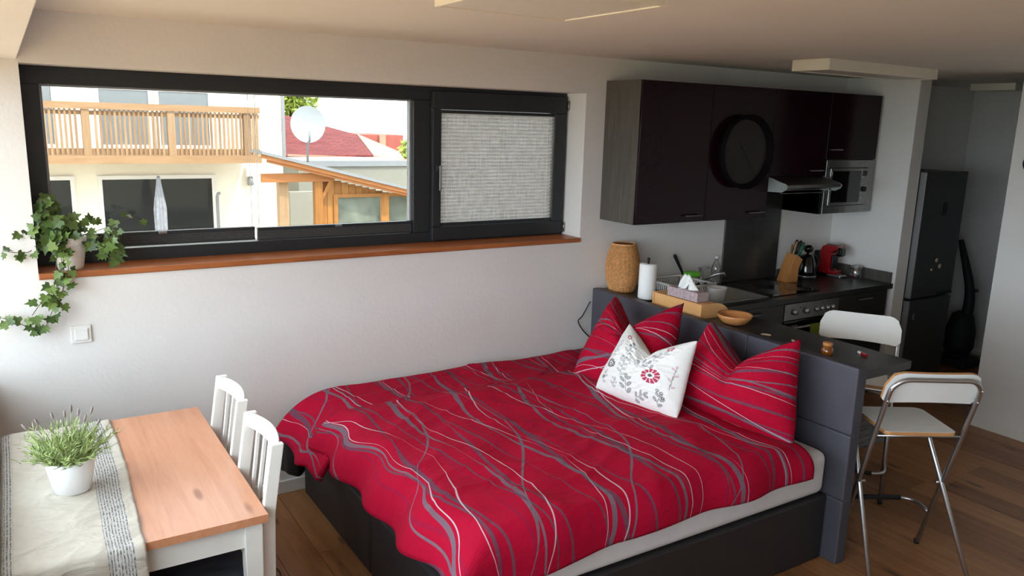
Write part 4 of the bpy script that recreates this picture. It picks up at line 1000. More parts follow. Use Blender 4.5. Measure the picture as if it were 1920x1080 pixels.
for i in range(18):
    t = i/17; yy = Y0+(Y1-Y0)*t; yi = Y0+0.02+(Y1-Y0-0.04)*t
    for xa, xb_ in ((X0, X0+0.02), (X1, X1-0.02)): MB().tube([(xa, yy, Z1), (xb_, yi, Z0+0.004)], 0.0055, 4).build('rib', 'plasticwhite', dk)
p = on(1341, 538, 2, 1.03)
cp_ = MB().lathe([(0.0, 0.0), (0.045, 0.0), (0.062, 0.095), (0.066, 0.102), (0.060, 0.102), (0.043, 0.006), (0, 0.006)], 32, (3.90, -0.485, 0.926)).build('plastic_cup', 'plasticwhite')
tag(cp_, 'white tapered plastic tub at the right end of the dish rack', 'tub')
cp_.location.z = 0.9076
for px_, lb in ((1309, 'round black spoon head standing in the dish rack beside the tissue'), (1322, 'black spoon head in the dish rack next to the white tub')):
    p = on(px_, 537, 1, -0.36); s_ = thing('cooking_spoon', lb, 'spoon', (p.x, -0.36, 0.9145), group='black spoons in the dish rack')
    MB().lathe([(0.0, 0.006), (0.018, 0.005), (0.027, 0.0), (0.018, -0.006), (0.0, -0.008)], 20, (p.x, -0.36, p.z), axis='y').build('head', 'black', s_)
    MB().tube([(p.x, -0.36, p.z-0.02), (p.x-0.01, -0.34, 0.915)], 0.004, 6).build('handle', 'black', s_)
p = on(1243, 534, 1, -0.2); p.x += 0.0; s_ = thing('sieve', 'small round grey sieve standing at the left end of the dish rack', 'sieve', (p.x, -0.2, 0.9145))
MB().lathe([(0.0, 0.012), (0.015, 0.010), (0.026, 0.0), (0.027, 0.002), (0.016, 0.013), (0, 0.015)], 20, (p.x, -0.2, 0.985), axis='y').build('bowl', 'zinc', s_); MB().tube([(p.x, -0.2, 0.960), (p.x, -0.19, 0.915)], 0.004, 6).build('handle', 'black', s_)
pa = on(1290, 518, 1, -0.075); pn = thing('frying_pan', 'black pan standing on edge with its handle up against the wall', 'pan', (4.02, -0.06, 0.905))
h0 = on(1280, 512, 1, -0.05); h1 = on(1266, 481, 1, -0.03)
MB().lathe([(0.0, 0.0), (0.065, 0.0), (0.082, 0.035), (0.079, 0.036), (0.063, 0.005), (0, 0.005)], 32, (4.062, -0.115, 0.9085)).build('pan_body', 'black', pn)
MB().tube([Vector((4.03, -0.06, 0.935)), h0, h0.lerp(h1, 0.5), h1, h1+Vector((-0.008, 0, 0.012))], [0.009, 0.009, 0.011, 0.013, 0.010], 8).build('handle', 'black', pn)
p = on(1298, 513, 1, -0.15); sg = MB().rbox(p.x-0.055, p.x+0.045, -0.19, -0.11, 0.0, 0.035, 0.012, 3).build('sponge', 'greenplastic', world=True); sg.location.z = p.z-0.02
tag(sg, 'bright lime green sponge resting on the black pan behind the sink', 'sponge')
p = on(1341, 521, 1, -0.07); bo = thing('plastic_bottle', 'clear plastic bottle beside the dark splashback', 'bottle', (p.x, -0.07, 0.9045))
MB().lathe([(0.0, 0.0), (0.030, 0.0), (0.034, 0.01), (0.034, 0.12), (0.030, 0.15), (0.014, 0.185), (0.013, 0.20)], 24, (p.x, -0.07, 0.9045)).build('body', 'petplastic', bo); MB().lathe([(0.0, 0.201), (0.015, 0.201), (0.015, 0.22), (0, 0.221)], 16, (p.x, -0.07, 0.9045)).build('cap', 'plasticwhite', bo)
# ---- knife block, kettle, coffee machine, jar
kb = thing('knife_block', 'slanted wooden knife block on the worktop beside the hob', 'knife block', (5.13, -0.16, 0.9))
KX, KY = 5.012, -0.175; WZ = 0.9005
pf = [(-0.075, 0.0), (0.045, 0.0), (0.045, 0.105), (0.075, 0.175), (0.0, 0.215)]
rzk = -0.15
def krot(u, a): return (KX+u*math.cos(rzk)-a*math.sin(rzk), KY+u*math.sin(rzk)+a*math.cos(rzk))
k = MB(); m_ = len(pf)
for a in (-0.05, 0.05): k.v += [krot(u, a)+(WZ+z,) for u, z in pf]
k.f = [(i, (i+1) % m_, m_+(i+1) % m_, m_+i) for i in range(m_)]+[tuple(reversed(range(m_))), tuple(range(m_, 2*m_))]; k.sm = [False]*(m_+2)
k.build('block', 'block', kb, bevel=0.003)
ax = Vector((0.075, 0, 0.215)).normalized()      # slot direction in the block's own plane
wd = Vector((ax.x*math.cos(rzk), ax.x*math.sin(rzk), ax.z))
def inblock(name, lb, cat, u, a, z, build, grp):
    x_, y_ = krot(u, a); t = thing(name, lb, cat, (x_, y_, WZ+z), group=grp); build(t, Vector((x_, y_, WZ+z))); return t
def knife(col_):
    def f(t, o):
        MB().tube([o-wd*0.002, o+wd*0.014], 0.007, 8).build('bolster', 'knife', t)
        MB().tube([o+wd*0.014, o+wd*0.06, o+wd*0.105, o+wd*0.120], [0.0095, 0.0105, 0.012, 0.009], 8).build('handle', col_, t)
    return f
def spoonf(ln):
    def f(t, o):
        MB().tube([o-wd*0.002, o+wd*ln], 0.005, 8).build('handle', 'spoon', t)
        c = o+wd*(ln+0.025); mb = MB()
        def sp_(a, q):
            th, ph = a*2*PI, q*PI; return tuple(c+wd*(0.032*math.cos(ph))+Vector((0.3, -0.95, 0)).cross(wd).normalized()*(0.021*math.sin(ph)*math.cos(th))+Vector((0.3, -0.95, 0))*(0.006*math.sin(ph)*math.sin(th)))
        mb.grid(sp_, 14, 10).build('spoon_head', 'spoon', t)
    return f
inblock('kitchen_knife', 'black-handled knife, topmost in the wooden block', 'knife', 0.030, -0.02, 0.200, knife('black'), 'knives in the block')
inblock('kitchen_knife', 'black-handled knife at the back of the wooden block', 'knife', 0.030, 0.02, 0.200, knife('black'), 'knives in the block')
inblock('kitchen_knife', 'green-handled knife in the front slot of the wooden block', 'knife', 0.055, -0.025, 0.187, knife('greenhandle'), 'knives in the block')
inblock('kitchen_knife', 'green-handled knife behind the other green one in the block', 'knife', 0.055, 0.015, 0.187, knife('greenhandle'), 'knives in the block')
inblock('wooden_spoon', 'short wooden spoon at the left of the knife block', 'spoon', 0.010, 0.03, 0.209, spoonf(0.02), 'wooden spoons in the block')
inblock('wooden_spoon', 'longer wooden spoon in the middle of the knife block', 'spoon', 0.016, 0.0, 0.206, spoonf(0.05), 'wooden spoons in the block')
p = on(1516, 521, 2, 0.9); ex, ey = 5.245, -0.150
kt = thing('kettle', 'glossy black kettle with a ball-shaped lid knob', 'kettle', (ex, ey, WZ))
MB().lathe([(0.0, 0.0), (0.078, 0.0), (0.080, 0.012), (0.070, 0.016), (0, 0.017)], 32, (ex, ey, WZ)).build('base', 'black', kt)
MB().lathe([(0.078, 0.0175), (0.080, 0.022), (0.078, 0.027)], 32, (ex, ey, WZ)).build('ring', 'chrome', kt)
MB().lathe([(0.0, 0.0275), (0.077, 0.0275), (0.076, 0.06), (0.066, 0.12), (0.054, 0.165), (0.044, 0.185), (0.02, 0.192), (0, 0.193)], 36, (ex, ey, WZ)).build('body', 'blackgloss', kt)
MB().lathe([(0.0, 0.1935), (0.010, 0.194), (0.011, 0.202), (0.030, 0.212), (0.040, 0.232), (0.036, 0.250), (0.020, 0.262), (0, 0.264)], 28, (ex, ey, WZ)).build('lid_knob', 'blackgloss', kt)
MB().tube(smooth_path([(ex+0.040, ey-0.01, WZ+0.180), (ex+0.085, ey-0.02, WZ+0.165), (ex+0.105, ey-0.025, WZ+0.11), (ex+0.072, ey-0.02, WZ+0.05)], 6), 0.009, 8).build('handle', 'black', kt)
MB().tube([(ex-0.045, ey+0.01, WZ+0.165), (ex-0.075, ey+0.02, WZ+0.178)], [0.016, 0.010], 8).build('spout', 'blackgloss', kt)
cm = thing('coffee_machine', 'small red capsule coffee machine in the worktop corner', 'coffee machine', (5.535, -0.185, WZ))
gx, gy = 5.535, -0.185
side = [(0.10, 0.02), (0.10, 0.20), (0.085, 0.235), (0.05, 0.252), (-0.02, 0.252), (-0.055, 0.245), (-0.055, 0.225), (-0.02, 0.205), (0.0, 0.19), (0.005, 0.05), (-0.045, 0.048), (-0.045, 0.02)]
MB().prism([(gy+u, WZ+z) for u, z in side], gx-0.052, gx+0.052, 'x').build('body', 'redgloss', cm, bevel=0.008, seg=3)
MB().rbox(gx-0.040, gx+0.040, gy-0.078, gy-0.030, WZ+0.165, WZ+0.240, 0.018, 3).build('brew_head', 'blackgloss', cm)
MB().rbox(gx-0.030, gx+0.030, gy-0.030, gy+0.06, WZ+0.250, WZ+0.258, 0.003).build('lever', 'steel', cm)
MB().rbox(gx-0.034, gx+0.034, gy-0.012, gy+0.0, WZ+0.06, WZ+0.17, 0.004).build('front_panel', 'black', cm)
MB().rbox(gx-0.045, gx+0.045, gy-0.10, gy+0.02, WZ+0.0, WZ+0.019, 0.006).build('drip_tray', 'chrome', cm)
MB().rbox(gx-0.045, gx+0.045, gy+0.101, gy+0.16, WZ+0.0, WZ+0.19, 0.010).build('water_tank', 'black', cm)
jx, jy = 5.625, -0.33
jr = thing('storage_jar', 'clear glass clip-top jar beside the coffee machine', 'jar', (jx, jy, WZ))
MB().lathe([(0.0, 0.0005), (0.042, 0.0005), (0.045, 0.008), (0.045, 0.07), (0.038, 0.082), (0.038, 0.088)], 28, (jx, jy, WZ)).build('glass', 'jarglass', jr)
MB().lathe([(0.0, 0.089), (0.042, 0.089), (0.042, 0.100), (0.02, 0.108), (0, 0.108)], 28, (jx, jy, WZ)).build('lid', 'jarglass', jr)
MB().tube([(jx+0.043*math.cos(2*PI*i/24), jy+0.043*math.sin(2*PI*i/24), WZ+0.086) for i in range(24)], 0.002, 5, closed=True).tube([(jx+0.045, jy-0.01, WZ+0.05), (jx+0.052, jy-0.012, WZ+0.085), (jx+0.044, jy-0.01, WZ+0.10)], 0.002, 5).build('wire_clip', 'chrome', jr)
for i in range(3): MB().lathe([(0.0, 0.0), (0.012, 0.0), (0.016, 0.016), (0.0, 0.018)], 14, (jx-0.018+0.018*i, jy+0.012*(-1)**i, WZ+0.004+0.018*(i % 2))).build('capsule', 'redgloss' if i == 0 else 'chrome', jr)

# ================================================================ STOOLS, HALLWAY
rg = MB().rbox(4.25, 5.22, -1.20, -0.72, 0.0005, 0.010, 0.003).build('rug', 'rug'); tag(rg, 'grey striped rug on the floor in front of the oven', 'rug')
def two_tone(o, a, b, axis):
    o.data.materials.append(MT[b])
    for p in o.data.polygons:
        if abs(p.normal.dot(axis)) < 0.6: p.material_index = 1
def rounded(w_, h_, rt_, rb_, n=8):
    """outline of a board, origin bottom centre"""
    pts = arc(w_/2-rb_, rb_, rb_, -PI/2, 0, 4)+arc(w_/2-rt_, h_-rt_, rt_, 0, PI/2, n)+arc(-w_/2+rt_, h_-rt_, rt_, PI/2, PI, n)+arc(-w_/2+rb_, rb_, rb_, PI, 1.5*PI, 4)
    return pts
SH = 0.70
def yA(z): return 0.20-0.345*z          # backrest frame, foot in front
def yB(z): return -0.225+0.72*z         # seat frame, foot behind
st = thing('bar_stool', 'white folding bar stool seen from behind at the end of the bar', 'stool', (3.476, -2.153, 0), math.radians(59.0)-PI/2, 'white folding bar stools')
xa = 0.205
path = [(-xa, yA(0.012), 0.012), (-xa, yA(0.5), 0.5), (-xa, yA(0.88), 0.88)]
for q in range(1, 9):
    a = q/8*PI/2; z = 0.90+0.075*math.sin(a); path.append((-xa+0.075*(1-math.cos(a)), yA(z), z))
path += [(-p[0], p[1], p[2]) for p in reversed(path)]
MB().tube(path, 0.0115, 10).build('back_frame', 'chrome', st, world=False)
pb_ = [(-0.232, yB(0.012), 0.012), (-0.18, yB(SH-0.055), SH-0.055)]
for q in range(1, 5):
    a = q/4*PI/2; pb_.append((-0.18+0.04*(1-math.cos(a)), yB(SH-0.055+0.03*math.sin(a)), SH-0.055+0.03*math.sin(a)))
pb_ += [(-p[0], p[1], p[2]) for p in reversed(pb_)]
MB().tube(pb_, 0.0115, 10).build('seat_frame', 'chrome', st, world=False)
for x_, y_ in ((-xa, yA(0)), (xa, yA(0)), (-0.232, yB(0)), (0.232, yB(0))): MB().lathe([(0.0, 0.0), (0.013, 0.0), (0.014, 0.02), (0, 0.022)], 12, (x_, y_, 0)).build('foot_cap', 'rubber', st, world=False)
# seat
o2 = [(x_, y_-0.06) for x_, y_ in rounded(0.335, 0.335, 0.045, 0.03)]
se = MB().prism(o2, SH-0.018, SH, 'z').build('seat', 'white', st, world=False, bevel=0.002); two_tone(se, 'white', 'plywood', Vector((0, 0, 1)))
se.data.materials[1] = MT['plywood']
# backrest board lies along the back frame, in front of the tube
upv = Vector((0, -0.345, 1)).normalized(); nv_ = Vector((0, 1, 0.345)).normalized(); b0 = Vector((0, yA(0.835), 0.835))+nv_*0.013
ol = rounded(0.435, 0.172, 0.075, 0.025, 8); k = MB(); m_ = len(ol)
def bp(u, h, t): return tuple(b0+Vector((u, 0, 0))+upv*(h-(0.018*(1-(u/0.2)**2) if False else 0.0)-0.0)+nv_*(t+0.030*(1-(u/0.218)**2)*-0.35+0.010))
NX = 20
def strip(t):
    rows = []
    for i in range(NX+1):
        u = -0.2175+0.435*i/NX
        e = 0.2175-abs(u); hi = 0.172 if e > 0.075 else 0.172-0.075+math.sqrt(max(0, 0.075**2-(0.075-e)**2)); lo = 0.0 if e > 0.025 else 0.025-math.sqrt(max(0, 0.025**2-(0.025-e)**2))
        lo += 0.014*(1-(u/0.2175)**2)
        rows.append((bp(u, lo, t), bp(u, hi, t)))
    return rows
fA, fB = strip(0.014), strip(0.0); vs_ = []
for i in range(NX+1): vs_ += [fA[i][0], fA[i][1], fB[i][0], fB[i][1]]
fs_ = []
for i in range(NX):
    a, c = i*4, (i+1)*4; fs_ += [(a, c, c+1, a+1), (a+2, a+3, c+3, c+2), (a+1, c+1, c+3, a+3), (a, a+2, c+2, c)]
fs_ += [(0, 1, 3, 2), (NX*4, NX*4+2, NX*4+3, NX*4+1)]
bk = MB().add(vs_, fs_, False).build('backrest', 'white', st, world=False); two_tone(bk, 'white', 'plywood', nv_)
for sgn in (-1, 1):
    for z in (0.865, 0.925): MB().lathe([(0.0, -0.016), (0.005, -0.015), (0.006, -0.011), (0.006, 0.0)], 8, (sgn*xa, yA(z), z), axis='y').build('bolt', 'chrome', st, world=False)
    MB().lathe([(0.007, -0.020), (0.007, 0.020)], 8, (sgn*0.1925, (yA(0.40)+yB(0.40))/2, 0.40), axis='x').build('pivot', 'chrome', st, world=False)
MB().tube([(-xa, yA(SH-0.03), SH-0.03), (xa, yA(SH-0.03), SH-0.03)], 0.006, 8).build('seat_bar', 'chrome', st, world=False)
zf = 0.205
fp = [(-xa, yA(zf), zf), (-xa, 0.20, zf)]+[(-xa+0.075-0.075*math.cos(a), 0.215+0.075*math.sin(a), zf) for a in [PI/2*q/6 for q in range(7)]]
fp += [(-p[0], p[1], p[2]) for p in reversed(fp)]
MB().tube(fp, 0.009, 8).build('footrest', 'chrome', st, world=False)
MB().tube([(-0.140, 0.29, zf), (0.140, 0.29, zf)], 0.0125, 10).build('footrest_grip', 'rubber', st, world=False)
st2 = copy_tree(st); st2.location = (4.04, -1.45, 0); st2.rotation_euler = (0, 0, math.radians(213.8)-PI/2); st2['label'] = 'white folding bar stool facing the bar on the kitchen side'

# fridge
fg = thing('fridge_freezer', 'tall dark fridge freezer in the hallway beside the kitchen wall', 'fridge', (6.16, -0.35, 0))
FX0, FX1, FYF = 5.868, 6.445, -0.66
MB().box(FX0+0.004, FX1-0.004, -0.60, -0.03, 0.02, 1.752).build('body', 'fridge', fg, bevel=0.004)
box('foot_plinth', 'black', fg, FX0+0.02, FX1-0.02, -0.58, -0.05, 0.0, 0.0195)
for z0_, z1_ in ((0.065, 0.755), (0.772, 1.755)):
    d_ = MB().rbox(FX0, FX1, FYF, -0.603, z0_, z1_, 0.006).build('door', 'fridge', fg)
    MB().box(FX0-0.0015, FX0+0.0005, FYF+0.006, -0.609, z0_+0.006, z1_-0.006).build('door_edge', 'fridgeside', d_)
    if z0_ > 0.5:
        MB().rbox(6.13, 6.20, FYF-0.004, FYF-0.0005, 1.42, 1.52, 0.002).build('display', 'screen', d_)
        MB().rbox(6.20, FX1-0.02, FYF-0.012, FYF-0.0005, 0.775, 0.80, 0.003).build('handle', 'black', d_)
    else: MB().rbox(5.93, 5.95, FYF-0.003, FYF-0.0005, 0.60, 0.65, 0.001).build('sticker', 'zinc', d_)
for (px_, py_, r, lb) in ((1756, 488, 0.018, 'round fridge magnet, highest of three on the dark fridge'), (1762, 499, 0.022, 'round fridge magnet, right of three on the dark fridge'), (1746, 506, 0.012, 'small fridge magnet, left of three on the dark fridge')):
    p = on(px_, py_, 1, FYF); m_ = MB().lathe([(0.0, -0.006), (r*0.8, -0.006), (r, -0.0005), (0, -0.0005)], 18, (p.x, FYF, p.z), axis='y').build('fridge_magnet', 'foil'); tag(m_, lb, 'magnet', 'fridge magnets')
# upright vacuum cleaner in the dark
vc = thing('vacuum_cleaner', 'dark upright vacuum cleaner with a curved handle in the hallway', 'vacuum', (7.12, -0.42, 0))
vp = [on(x_, y_, 0, 7.12+0.0*y_) for x_, y_ in ((1802, 450), (1806, 470), (1812, 500), (1818, 540), (1816, 575), (1806, 610))]
MB().tube(smooth_path(vp, 6), [0.022+0.03*i/30 for i in range(31)], 10).build('neck', 'rubber', vc)
c0, c1 = on(1806, 590, 0, 7.12), on(1793, 660, 0, 7.12)
MB().tube([c0+Vector((0, 0, 0.03)), c0, c0.lerp(c1, .4), c0.lerp(c1, .8), c1], [0.05, 0.09, 0.125, 0.13, 0.10], 14).build('dust_bin', 'rubber', vc)
MB().rbox(6.98, 7.26, c1.y-0.16, c1.y+0.14, 0.0005, 0.085, 0.03, 3).build('floor_head', 'rubber', vc)
MB().tube([c1, (7.12, c1.y-0.01, 0.06)], 0.05, 10).build('joint', 'rubber', vc)
q_ = on(1818, 543, 0, 7.12); MB().rbox(7.10, 7.14, q_.y-0.07, q_.y+0.01, q_.z-0.012, q_.z+0.012, 0.006).build('hook', 'rubber', vc)
# dark round clock at the picture's right edge
p = on(1924, 306, 0, XR); dc = thing('wall_thermostat', 'round black wall clock at the right edge of the bright white wall', 'clock', (XR, p.y-0.045, p.z-0.06)); dc.name = 'wall_clock'
MB().lathe([(0.0, -0.022), (0.05, -0.022), (0.062, -0.012), (0.062, -0.0005), (0, -0.0005)], 28, (XR, p.y-0.045, p.z), axis='x').build('case', 'black', dc)
MB().lathe([(0.0, -0.0225), (0.045, -0.0225), (0.045, -0.023), (0, -0.023)], 28, (XR, p.y-0.045, p.z), axis='x').build('dial', 'screen', dc)

# ================================================================ OUTSIDE
GZ = -1.7; HYW_ = 12.19
tr_ = MB().box(-5.0, XL-0.31, -7, 0.35, -0.35, -0.15).build('bounce_deck', 'bounce_deck'); struct(tr_, 'unseen stone deck added outside the side window to bounce warm light in')  # unseen deck added to bounce warm sunlight onto the ceiling
gd = MB().box(-60, 60, -60, 90, GZ-0.2, GZ).build('ground', 'grass'); struct(gd, 'ground around the houses'); struct(MB().box(-9, 9, 6.0, HYW_, GZ+0.001, GZ+0.03).build('bounce_slab', 'bounce_slab'), 'unseen pale slab added to bounce light onto the white house')  # unseen pale slab added to bounce light onto the house wall
HYW = 12.2
hs = thing('house', 'white rendered house with a wooden balcony across the garden', 'house', (1.5, 15, GZ))
MB().box(-7, 4.79, HYW, 20, GZ, 5.5).build('wall', 'render', hs)
box('corner_pipe', 'zinc', hs, 4.79, 4.85, HYW-0.04, HYW+0.06, 1.05, 5.5)
def house_window(x0, x1, z0, z1, panes, shutter=0.0, gl='darkglass'):
    f_ = MB().box(x0, x1, HYW-0.05, HYW-0.002, z1-0.07, z1).box(x0, x1, HYW-0.05, HYW-0.002, z0, z0+0.07).box(x0, x0+0.07, HYW-0.05, HYW-0.002, z0+0.07, z1-0.07).box(x1-0.07, x1, HYW-0.05, HYW-0.002, z0+0.07, z1-0.07)
    w_ = f_.build('window', 'white', hs)
    n = panes; wd_ = (x1-x0-0.14)/n
    for i in range(n):
        a = x0+0.07+wd_*i
        MB().box(a+0.005, a+wd_-0.005, HYW-0.03, HYW-0.001, z0+0.07, z1-0.07).build('pane', gl, w_)
        if i: MB().box(a-0.035, a+0.035, HYW-0.05, HYW-0.031, z0+0.07, z1-0.07).build('mullion', 'white', w_)
    if shutter: MB().box(x0+0.05, x1-0.05, HYW-0.045, HYW-0.032, z1-shutter, z1-0.04).build('shutter', 'whitemat', w_)
house_window(1.40, 3.45, -0.40, 0.86, 2)
house_window(-0.6, 1.03, -1.4, 0.86, 2)
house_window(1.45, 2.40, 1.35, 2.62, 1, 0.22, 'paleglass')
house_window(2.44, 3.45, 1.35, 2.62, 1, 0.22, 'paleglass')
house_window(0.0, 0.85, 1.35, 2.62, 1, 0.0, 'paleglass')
BYF = 11.0
bal = thing('balcony', 'wooden balcony with upright slats on the white house', 'balcony', (2.0, 11.6, 1.15))
box('deck', 'larchh', bal, -3.0, 4.03, BYF, HYW-0.001, 1.20, 1.275); box('front_beam', 'larchh', bal, -3.0, 4.04, BYF-0.05, BYF-0.001, 1.15, 1.285)
box('top_rail', 'larchh', bal, -3.0, 4.03, BYF-0.045, BYF+0.06, 2.045, 2.155); box('lower_rail', 'larchh', bal, -3.0, 4.03, BYF+0.012, BYF+0.05, 1.30, 1.40); box('upper_rail', 'larchh', bal, -3.0, 4.03, BYF+0.012, BYF+0.05, 1.95, 2.02)
for x_ in (-0.10, 1.19, 2.51, 3.80): box('post', 'larch', bal, x_-0.06, x_+0.06, BYF-0.02, BYF+0.10, 1.286, 2.044)
x_ = 0.16; sl0 = None
while x_ < 4.0:
    if all(abs(x_-q) > 0.09 for q in (1.19, 2.51, 3.80)):
        if sl0 is None: sl0 = MB().box(-0.018, 0.018, -0.012, 0.012, 1.286, 2.044).build('slat', 'larch', None, world=False); o = sl0
        else: o = sl0.copy(); COL.objects.link(o)
        o.parent = bal; o.location = Vector((x_, BYF-0.001, 0))-WL[bal]
    x_ += 0.0735
for y_ in (11.3, 11.6, 11.9): box('side_slat', 'larch', bal, 4.0, 4.025, y_-0.03, y_+0.03, 1.276, 2.064)
box('side_rail', 'larchh', bal, 3.97, 4.03, BYF+0.061, HYW-0.001, 2.066, 2.14)
# parasol, pole, lamp
pp = on(301, 400, 1, 11.4); ps = thing('parasol', 'closed grey striped parasol before the ground floor window', 'parasol', (pp.x, 11.4, GZ))
tp_ = on(301, 330, 1, 11.4).z
MB().tube([(pp.x, 11.4, GZ+0.05), (pp.x, 11.4, tp_)], 0.025, 8).build('pole', 'zinc', ps); MB().lathe([(0, 0), (0.28, 0), (0.28, 0.05), (0, 0.05)], 20, (pp.x, 11.4, GZ)).build('base', 'greywall', ps)
k = MB(); 
def cl(a, c): q = a*2*PI; r = (0.03+0.065*min(1, c*2.2)-0.01*c)*(1+0.25*math.cos(8*q)*min(1, c*2)); return (pp.x+r*math.cos(q), 11.4+r*math.sin(q), tp_-0.02-1.15*c)
k.grid(cl, 48, 8).build('canopy', 'parasolcloth', ps)
q_ = on(410, 362, 1, 11.8); tag(MB().tube([(q_.x-0.03, 11.8, GZ), (q_.x-0.03, 11.8, q_.z-0.08), (q_.x-0.01, 11.8, q_.z-0.01), (q_.x+0.03, 11.8, q_.z)], 0.03, 8).build('garden_pole', 'zinc'), 'thin grey bent pole standing right of the neighbour window', 'pole')
q_ = on(467, 322, 1, HYW); wl_ = thing('wall_lantern', 'small lantern under the balcony on the neighbour wall', 'lamp', (q_.x, HYW-0.1, q_.z-0.3))
MB().box(q_.x-0.09, q_.x+0.09, HYW-0.16, HYW-0.001, q_.z-0.08, q_.z+0.08).build('box', 'white', wl_); MB().lathe([(0.03, 0), (0.07, 0.02), (0.05, 0.16), (0.02, 0.18)], 10, (q_.x, HYW-0.08, q_.z-0.27)).build('lantern', 'zinc', wl_)
# satellite dish
dc_ = on(577, 234, 1, 9.6); sdh = thing('satellite_dish', 'round white satellite dish above the carport roof', 'satellite dish', (dc_.x, 9.6, 1.2))
R_ = 0.292; dirn = Vector((-0.25, -1, 0.18)).normalized(); ux = dirn.cross(Vector((0, 0, 1))).normalized(); uz = ux.cross(dirn)
def dsh(sd):
    def f(a, c): th = a*2*PI; r = R_*c; p_ = Vector(dc_)+ux*(r*math.cos(th))+uz*(r*1.08*math.sin(th))+dirn*(0.06*c*c+sd); return tuple(p_)
    return f
k = MB().grid(dsh(0), 40, 8); k.grid(dsh(-0.012), 40, 8); k.build('reflector', 'dish', sdh, fixn=True)
arm = Vector(dc_)-uz*0.30+dirn*0.04
MB().tube([arm, arm+dirn*0.25-uz*0.02, arm+dirn*0.32+uz*0.12], 0.02, 6).build('arm', 'zinc', sdh); e_ = arm+dirn*0.32+uz*0.12; MB().tube([e_, e_-dirn*0.08], [0.03, 0.02], 8).build('receiver', 'zinc', sdh)
MB().tube([Vector(dc_)-dirn*0.03, Vector(dc_)-dirn*0.12-uz*0.1, (dc_.x+0.03, 9.75, 1.461-0.2439*(dc_.x+0.03-3.507)+0.002)], 0.02, 8).build('mast', 'zinc', sdh)
# carport / shed
cpt = thing('garden_shed', 'orange wooden shed with sloping roof beside the white house', 'shed', (5.5, 10.5, GZ))
YS = 9.0
def rz(x_): return 1.461+(0.818-1.461)*(x_-3.507)/(6.143-3.507)
XA, XB = 3.50, 7.6
MB().prism([(XA, rz(XA)), (XB, rz(XB)), (XB, rz(XB)-0.05), (XA, rz(XA)-0.05)], YS-0.05, 9.62).build('roof', 'zinc', cpt)
MB().prism([(XA, rz(XA)-0.051), (XB, rz(XB)-0.051), (XB, rz(XB)-0.115), (XA, rz(XA)-0.115)], YS-0.02, YS+0.03).build('fascia', 'shedh', cpt)
MB().prism([(XA+0.1, rz(XA+.1)-0.116), (XB, rz(XB)-0.116), (XB, rz(XB)-0.165), (XA+0.1, rz(XA+.1)-0.165)], YS+0.01, YS+0.06).build('fascia', 'shedh', cpt)
box('roof_beam', 'shedh', cpt, 3.55, 4.78, YS+0.15, YS+0.27, 0.94, 1.08)
box('post', 'shed', cpt, 4.43, 4.56, YS+0.14, YS+0.28, GZ, 0.939)
MB().prism([(4.561, 0.62), (4.561, 0.72), (4.68, 0.938), (4.76, 0.938)], YS+0.17, YS+0.25).build('brace', 'shed', cpt)
i = 0; x_ = 4.565
while x_ < 7.5:
    z1_ = rz(x_+0.13)-0.17; z0_ = GZ
    if 4.86 < x_+0.06 < 5.70 or 5.83 < x_+0.06 < 6.6: z0_ = 0.70
    MB().box(x_, x_+0.126, YS+0.30, YS+0.33, z0_, z1_).build('plank', 'shed', cpt, bevel=0.004, seg=1)
    if z0_ > 0: MB().box(x_, x_+0.126, YS+0.30, YS+0.33, GZ, -0.30).build('plank', 'shed', cpt, bevel=0.004, seg=1)
    x_ += 0.13
for a, c in ((4.80, 5.76), (5.76, 6.66)):
    f_ = MB().box(a, c, YS+0.27, YS+0.299, 0.645, 0.705).box(a, a+0.075, YS+0.27, YS+0.299, -0.30, 0.645).box(c-0.075, c, YS+0.27, YS+0.299, -0.30, 0.645).build('window', 'shed', cpt)
    MB().box(a+0.076, c-0.076, YS+0.31, YS+0.315, -0.29, 0.644).build('pane', 'shedglass', f_)
box('column', 'larch', cpt, 3.86, 4.02, YS+0.3, YS+0.46, GZ, 0.95); box('column_cap', 'larchh', cpt, 3.83, 4.05, YS+0.27, YS+0.49, 0.951, 0.985)
box('back_wall', 'greywall', cpt, 4.86, 7.5, 12.0, 12.2, GZ, 0.5)
# neighbours further back
rh = thing('red_roof_house', 'low house with a red shingle hip roof beyond the shed', 'house', (7.5, 18, GZ))
YE = 16.0
A = on(400, 292, 1, YE); B = on(699, 291, 1, YE); C = on(668, 252, 1, 18.0); D = on(527, 214, 1, 20.0); E_ = on(400, 186, 1, 20.0)
k = MB().hull([A, B, C, D, E_], (0, 0.0, -0.1)); 
for i, p_ in enumerate(k.v): k.uv[i] = (p_[0]*0.5, ((p_[1]-16)**2+(p_[2]-1)**2)**0.5*0.5)
k.build('roof', 'shingle', rh)
G1 = on(762, 303, 1, 16.2); G2 = on(748, 284, 1, 17.5)
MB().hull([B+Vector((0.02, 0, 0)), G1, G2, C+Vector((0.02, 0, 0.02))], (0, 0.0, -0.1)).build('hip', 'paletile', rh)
MB().hull([on(540, 293, 1, 15.9), on(764, 304, 1, 15.9), on(764, 298, 1, 15.9), on(540, 289, 1, 15.9)], (0, 0.06, 0)).build('eaves', 'paletile', rh)
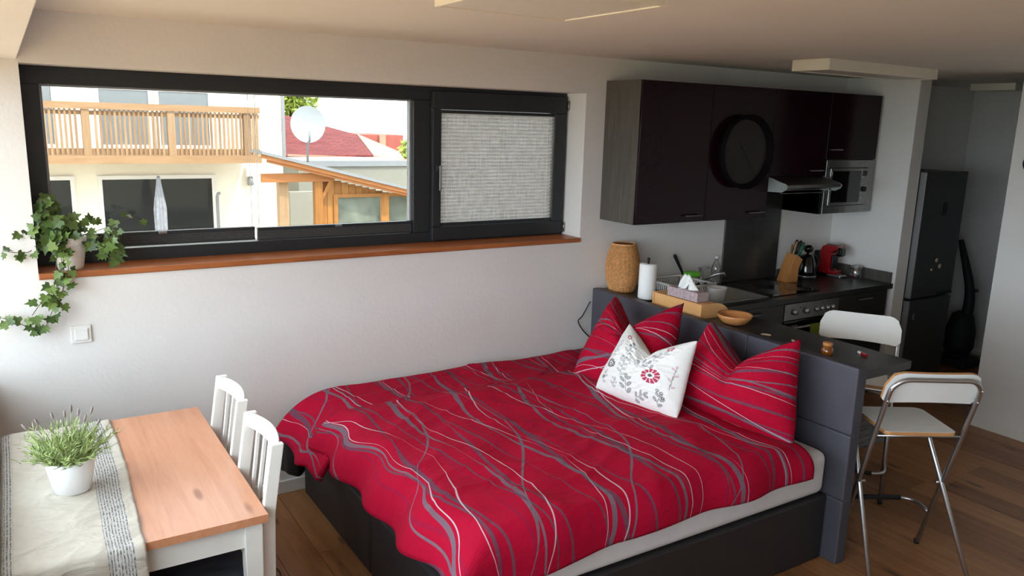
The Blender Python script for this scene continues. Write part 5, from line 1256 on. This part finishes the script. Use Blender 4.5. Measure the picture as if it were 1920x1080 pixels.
MB().box(A.x, G1.x-0.2, 16.4, 19, GZ, min(A.z, G1.z)-0.15).build('wall', 'greywall', rh)
gb = thing('flat_roof_garage', 'low grey flat-roofed building behind the shed roof', 'garage', (7.8, 14, GZ))
a = on(640, 302, 1, 13.5); c = on(763, 300, 1, 13.5); z_ = on(700, 301, 1, 13.5).z
MB().box(a.x-1, c.x+0.0, 13.5, 15, GZ, z_-0.13).build('wall', 'greywall', gb); MB().box(a.x-1.05, c.x+0.05, 13.45, 15.05, z_-0.129, z_).build('roof_edge', 'zinc', gb)
rb = thing('clad_building', 'pale red clad building far behind the red roof', 'building', (12, 26, GZ))
a = on(664, 252, 1, 24); c = on(756, 255, 1, 24)
MB().box(a.x, c.x, 24, 27, GZ, a.z).build('wall', 'brickred', rb); MB().box(c.x-1.0, c.x-0.75, 23.9, 23.999, GZ, a.z).build('downpipe', 'paletile', rb)
def tree(lb, cx, cy, cz, r, n, seed):
    random.seed(seed); t = thing('tree', lb, 'tree', (cx, cy, GZ), group='trees behind the houses')
    MB().tube([(cx, cy, GZ), (cx+0.1, cy, cz-r*0.5), (cx, cy, cz)], [0.22, 0.15, 0.06], 8).build('trunk', 'bark', t)
    mb = MB()
    for i in range(n):
        d = Vector((random.gauss(0, 1), random.gauss(0, 1), random.gauss(0, 1))).normalized()*(r*random.random()**0.4); d.z *= 0.9
        p_ = Vector((cx, cy, cz))+d; a_ = Vector((random.gauss(0, 1), random.gauss(0, 1), random.gauss(0, 1))).normalized(); b_ = a_.orthogonal().normalized(); s = 0.10
        mb.add([p_-a_*s, p_+b_*s*0.6, p_+a_*s, p_-b_*s*0.6], [(0, 1, 2, 3)])
    f_ = mb.build('foliage', 'leaf_out', t, fixn=False); f_['kind'] = 'stuff'
q_ = on(545, 185, 1, 22); tree('yellow-green tree rising behind the satellite dish', q_.x, 22, q_.z+0.2, 0.95, 1800, 5)
q_ = on(780, 290, 1, 19); tree('green tree at the right end of the red roof house', q_.x+0.1, 19, q_.z, 0.75, 900, 8)
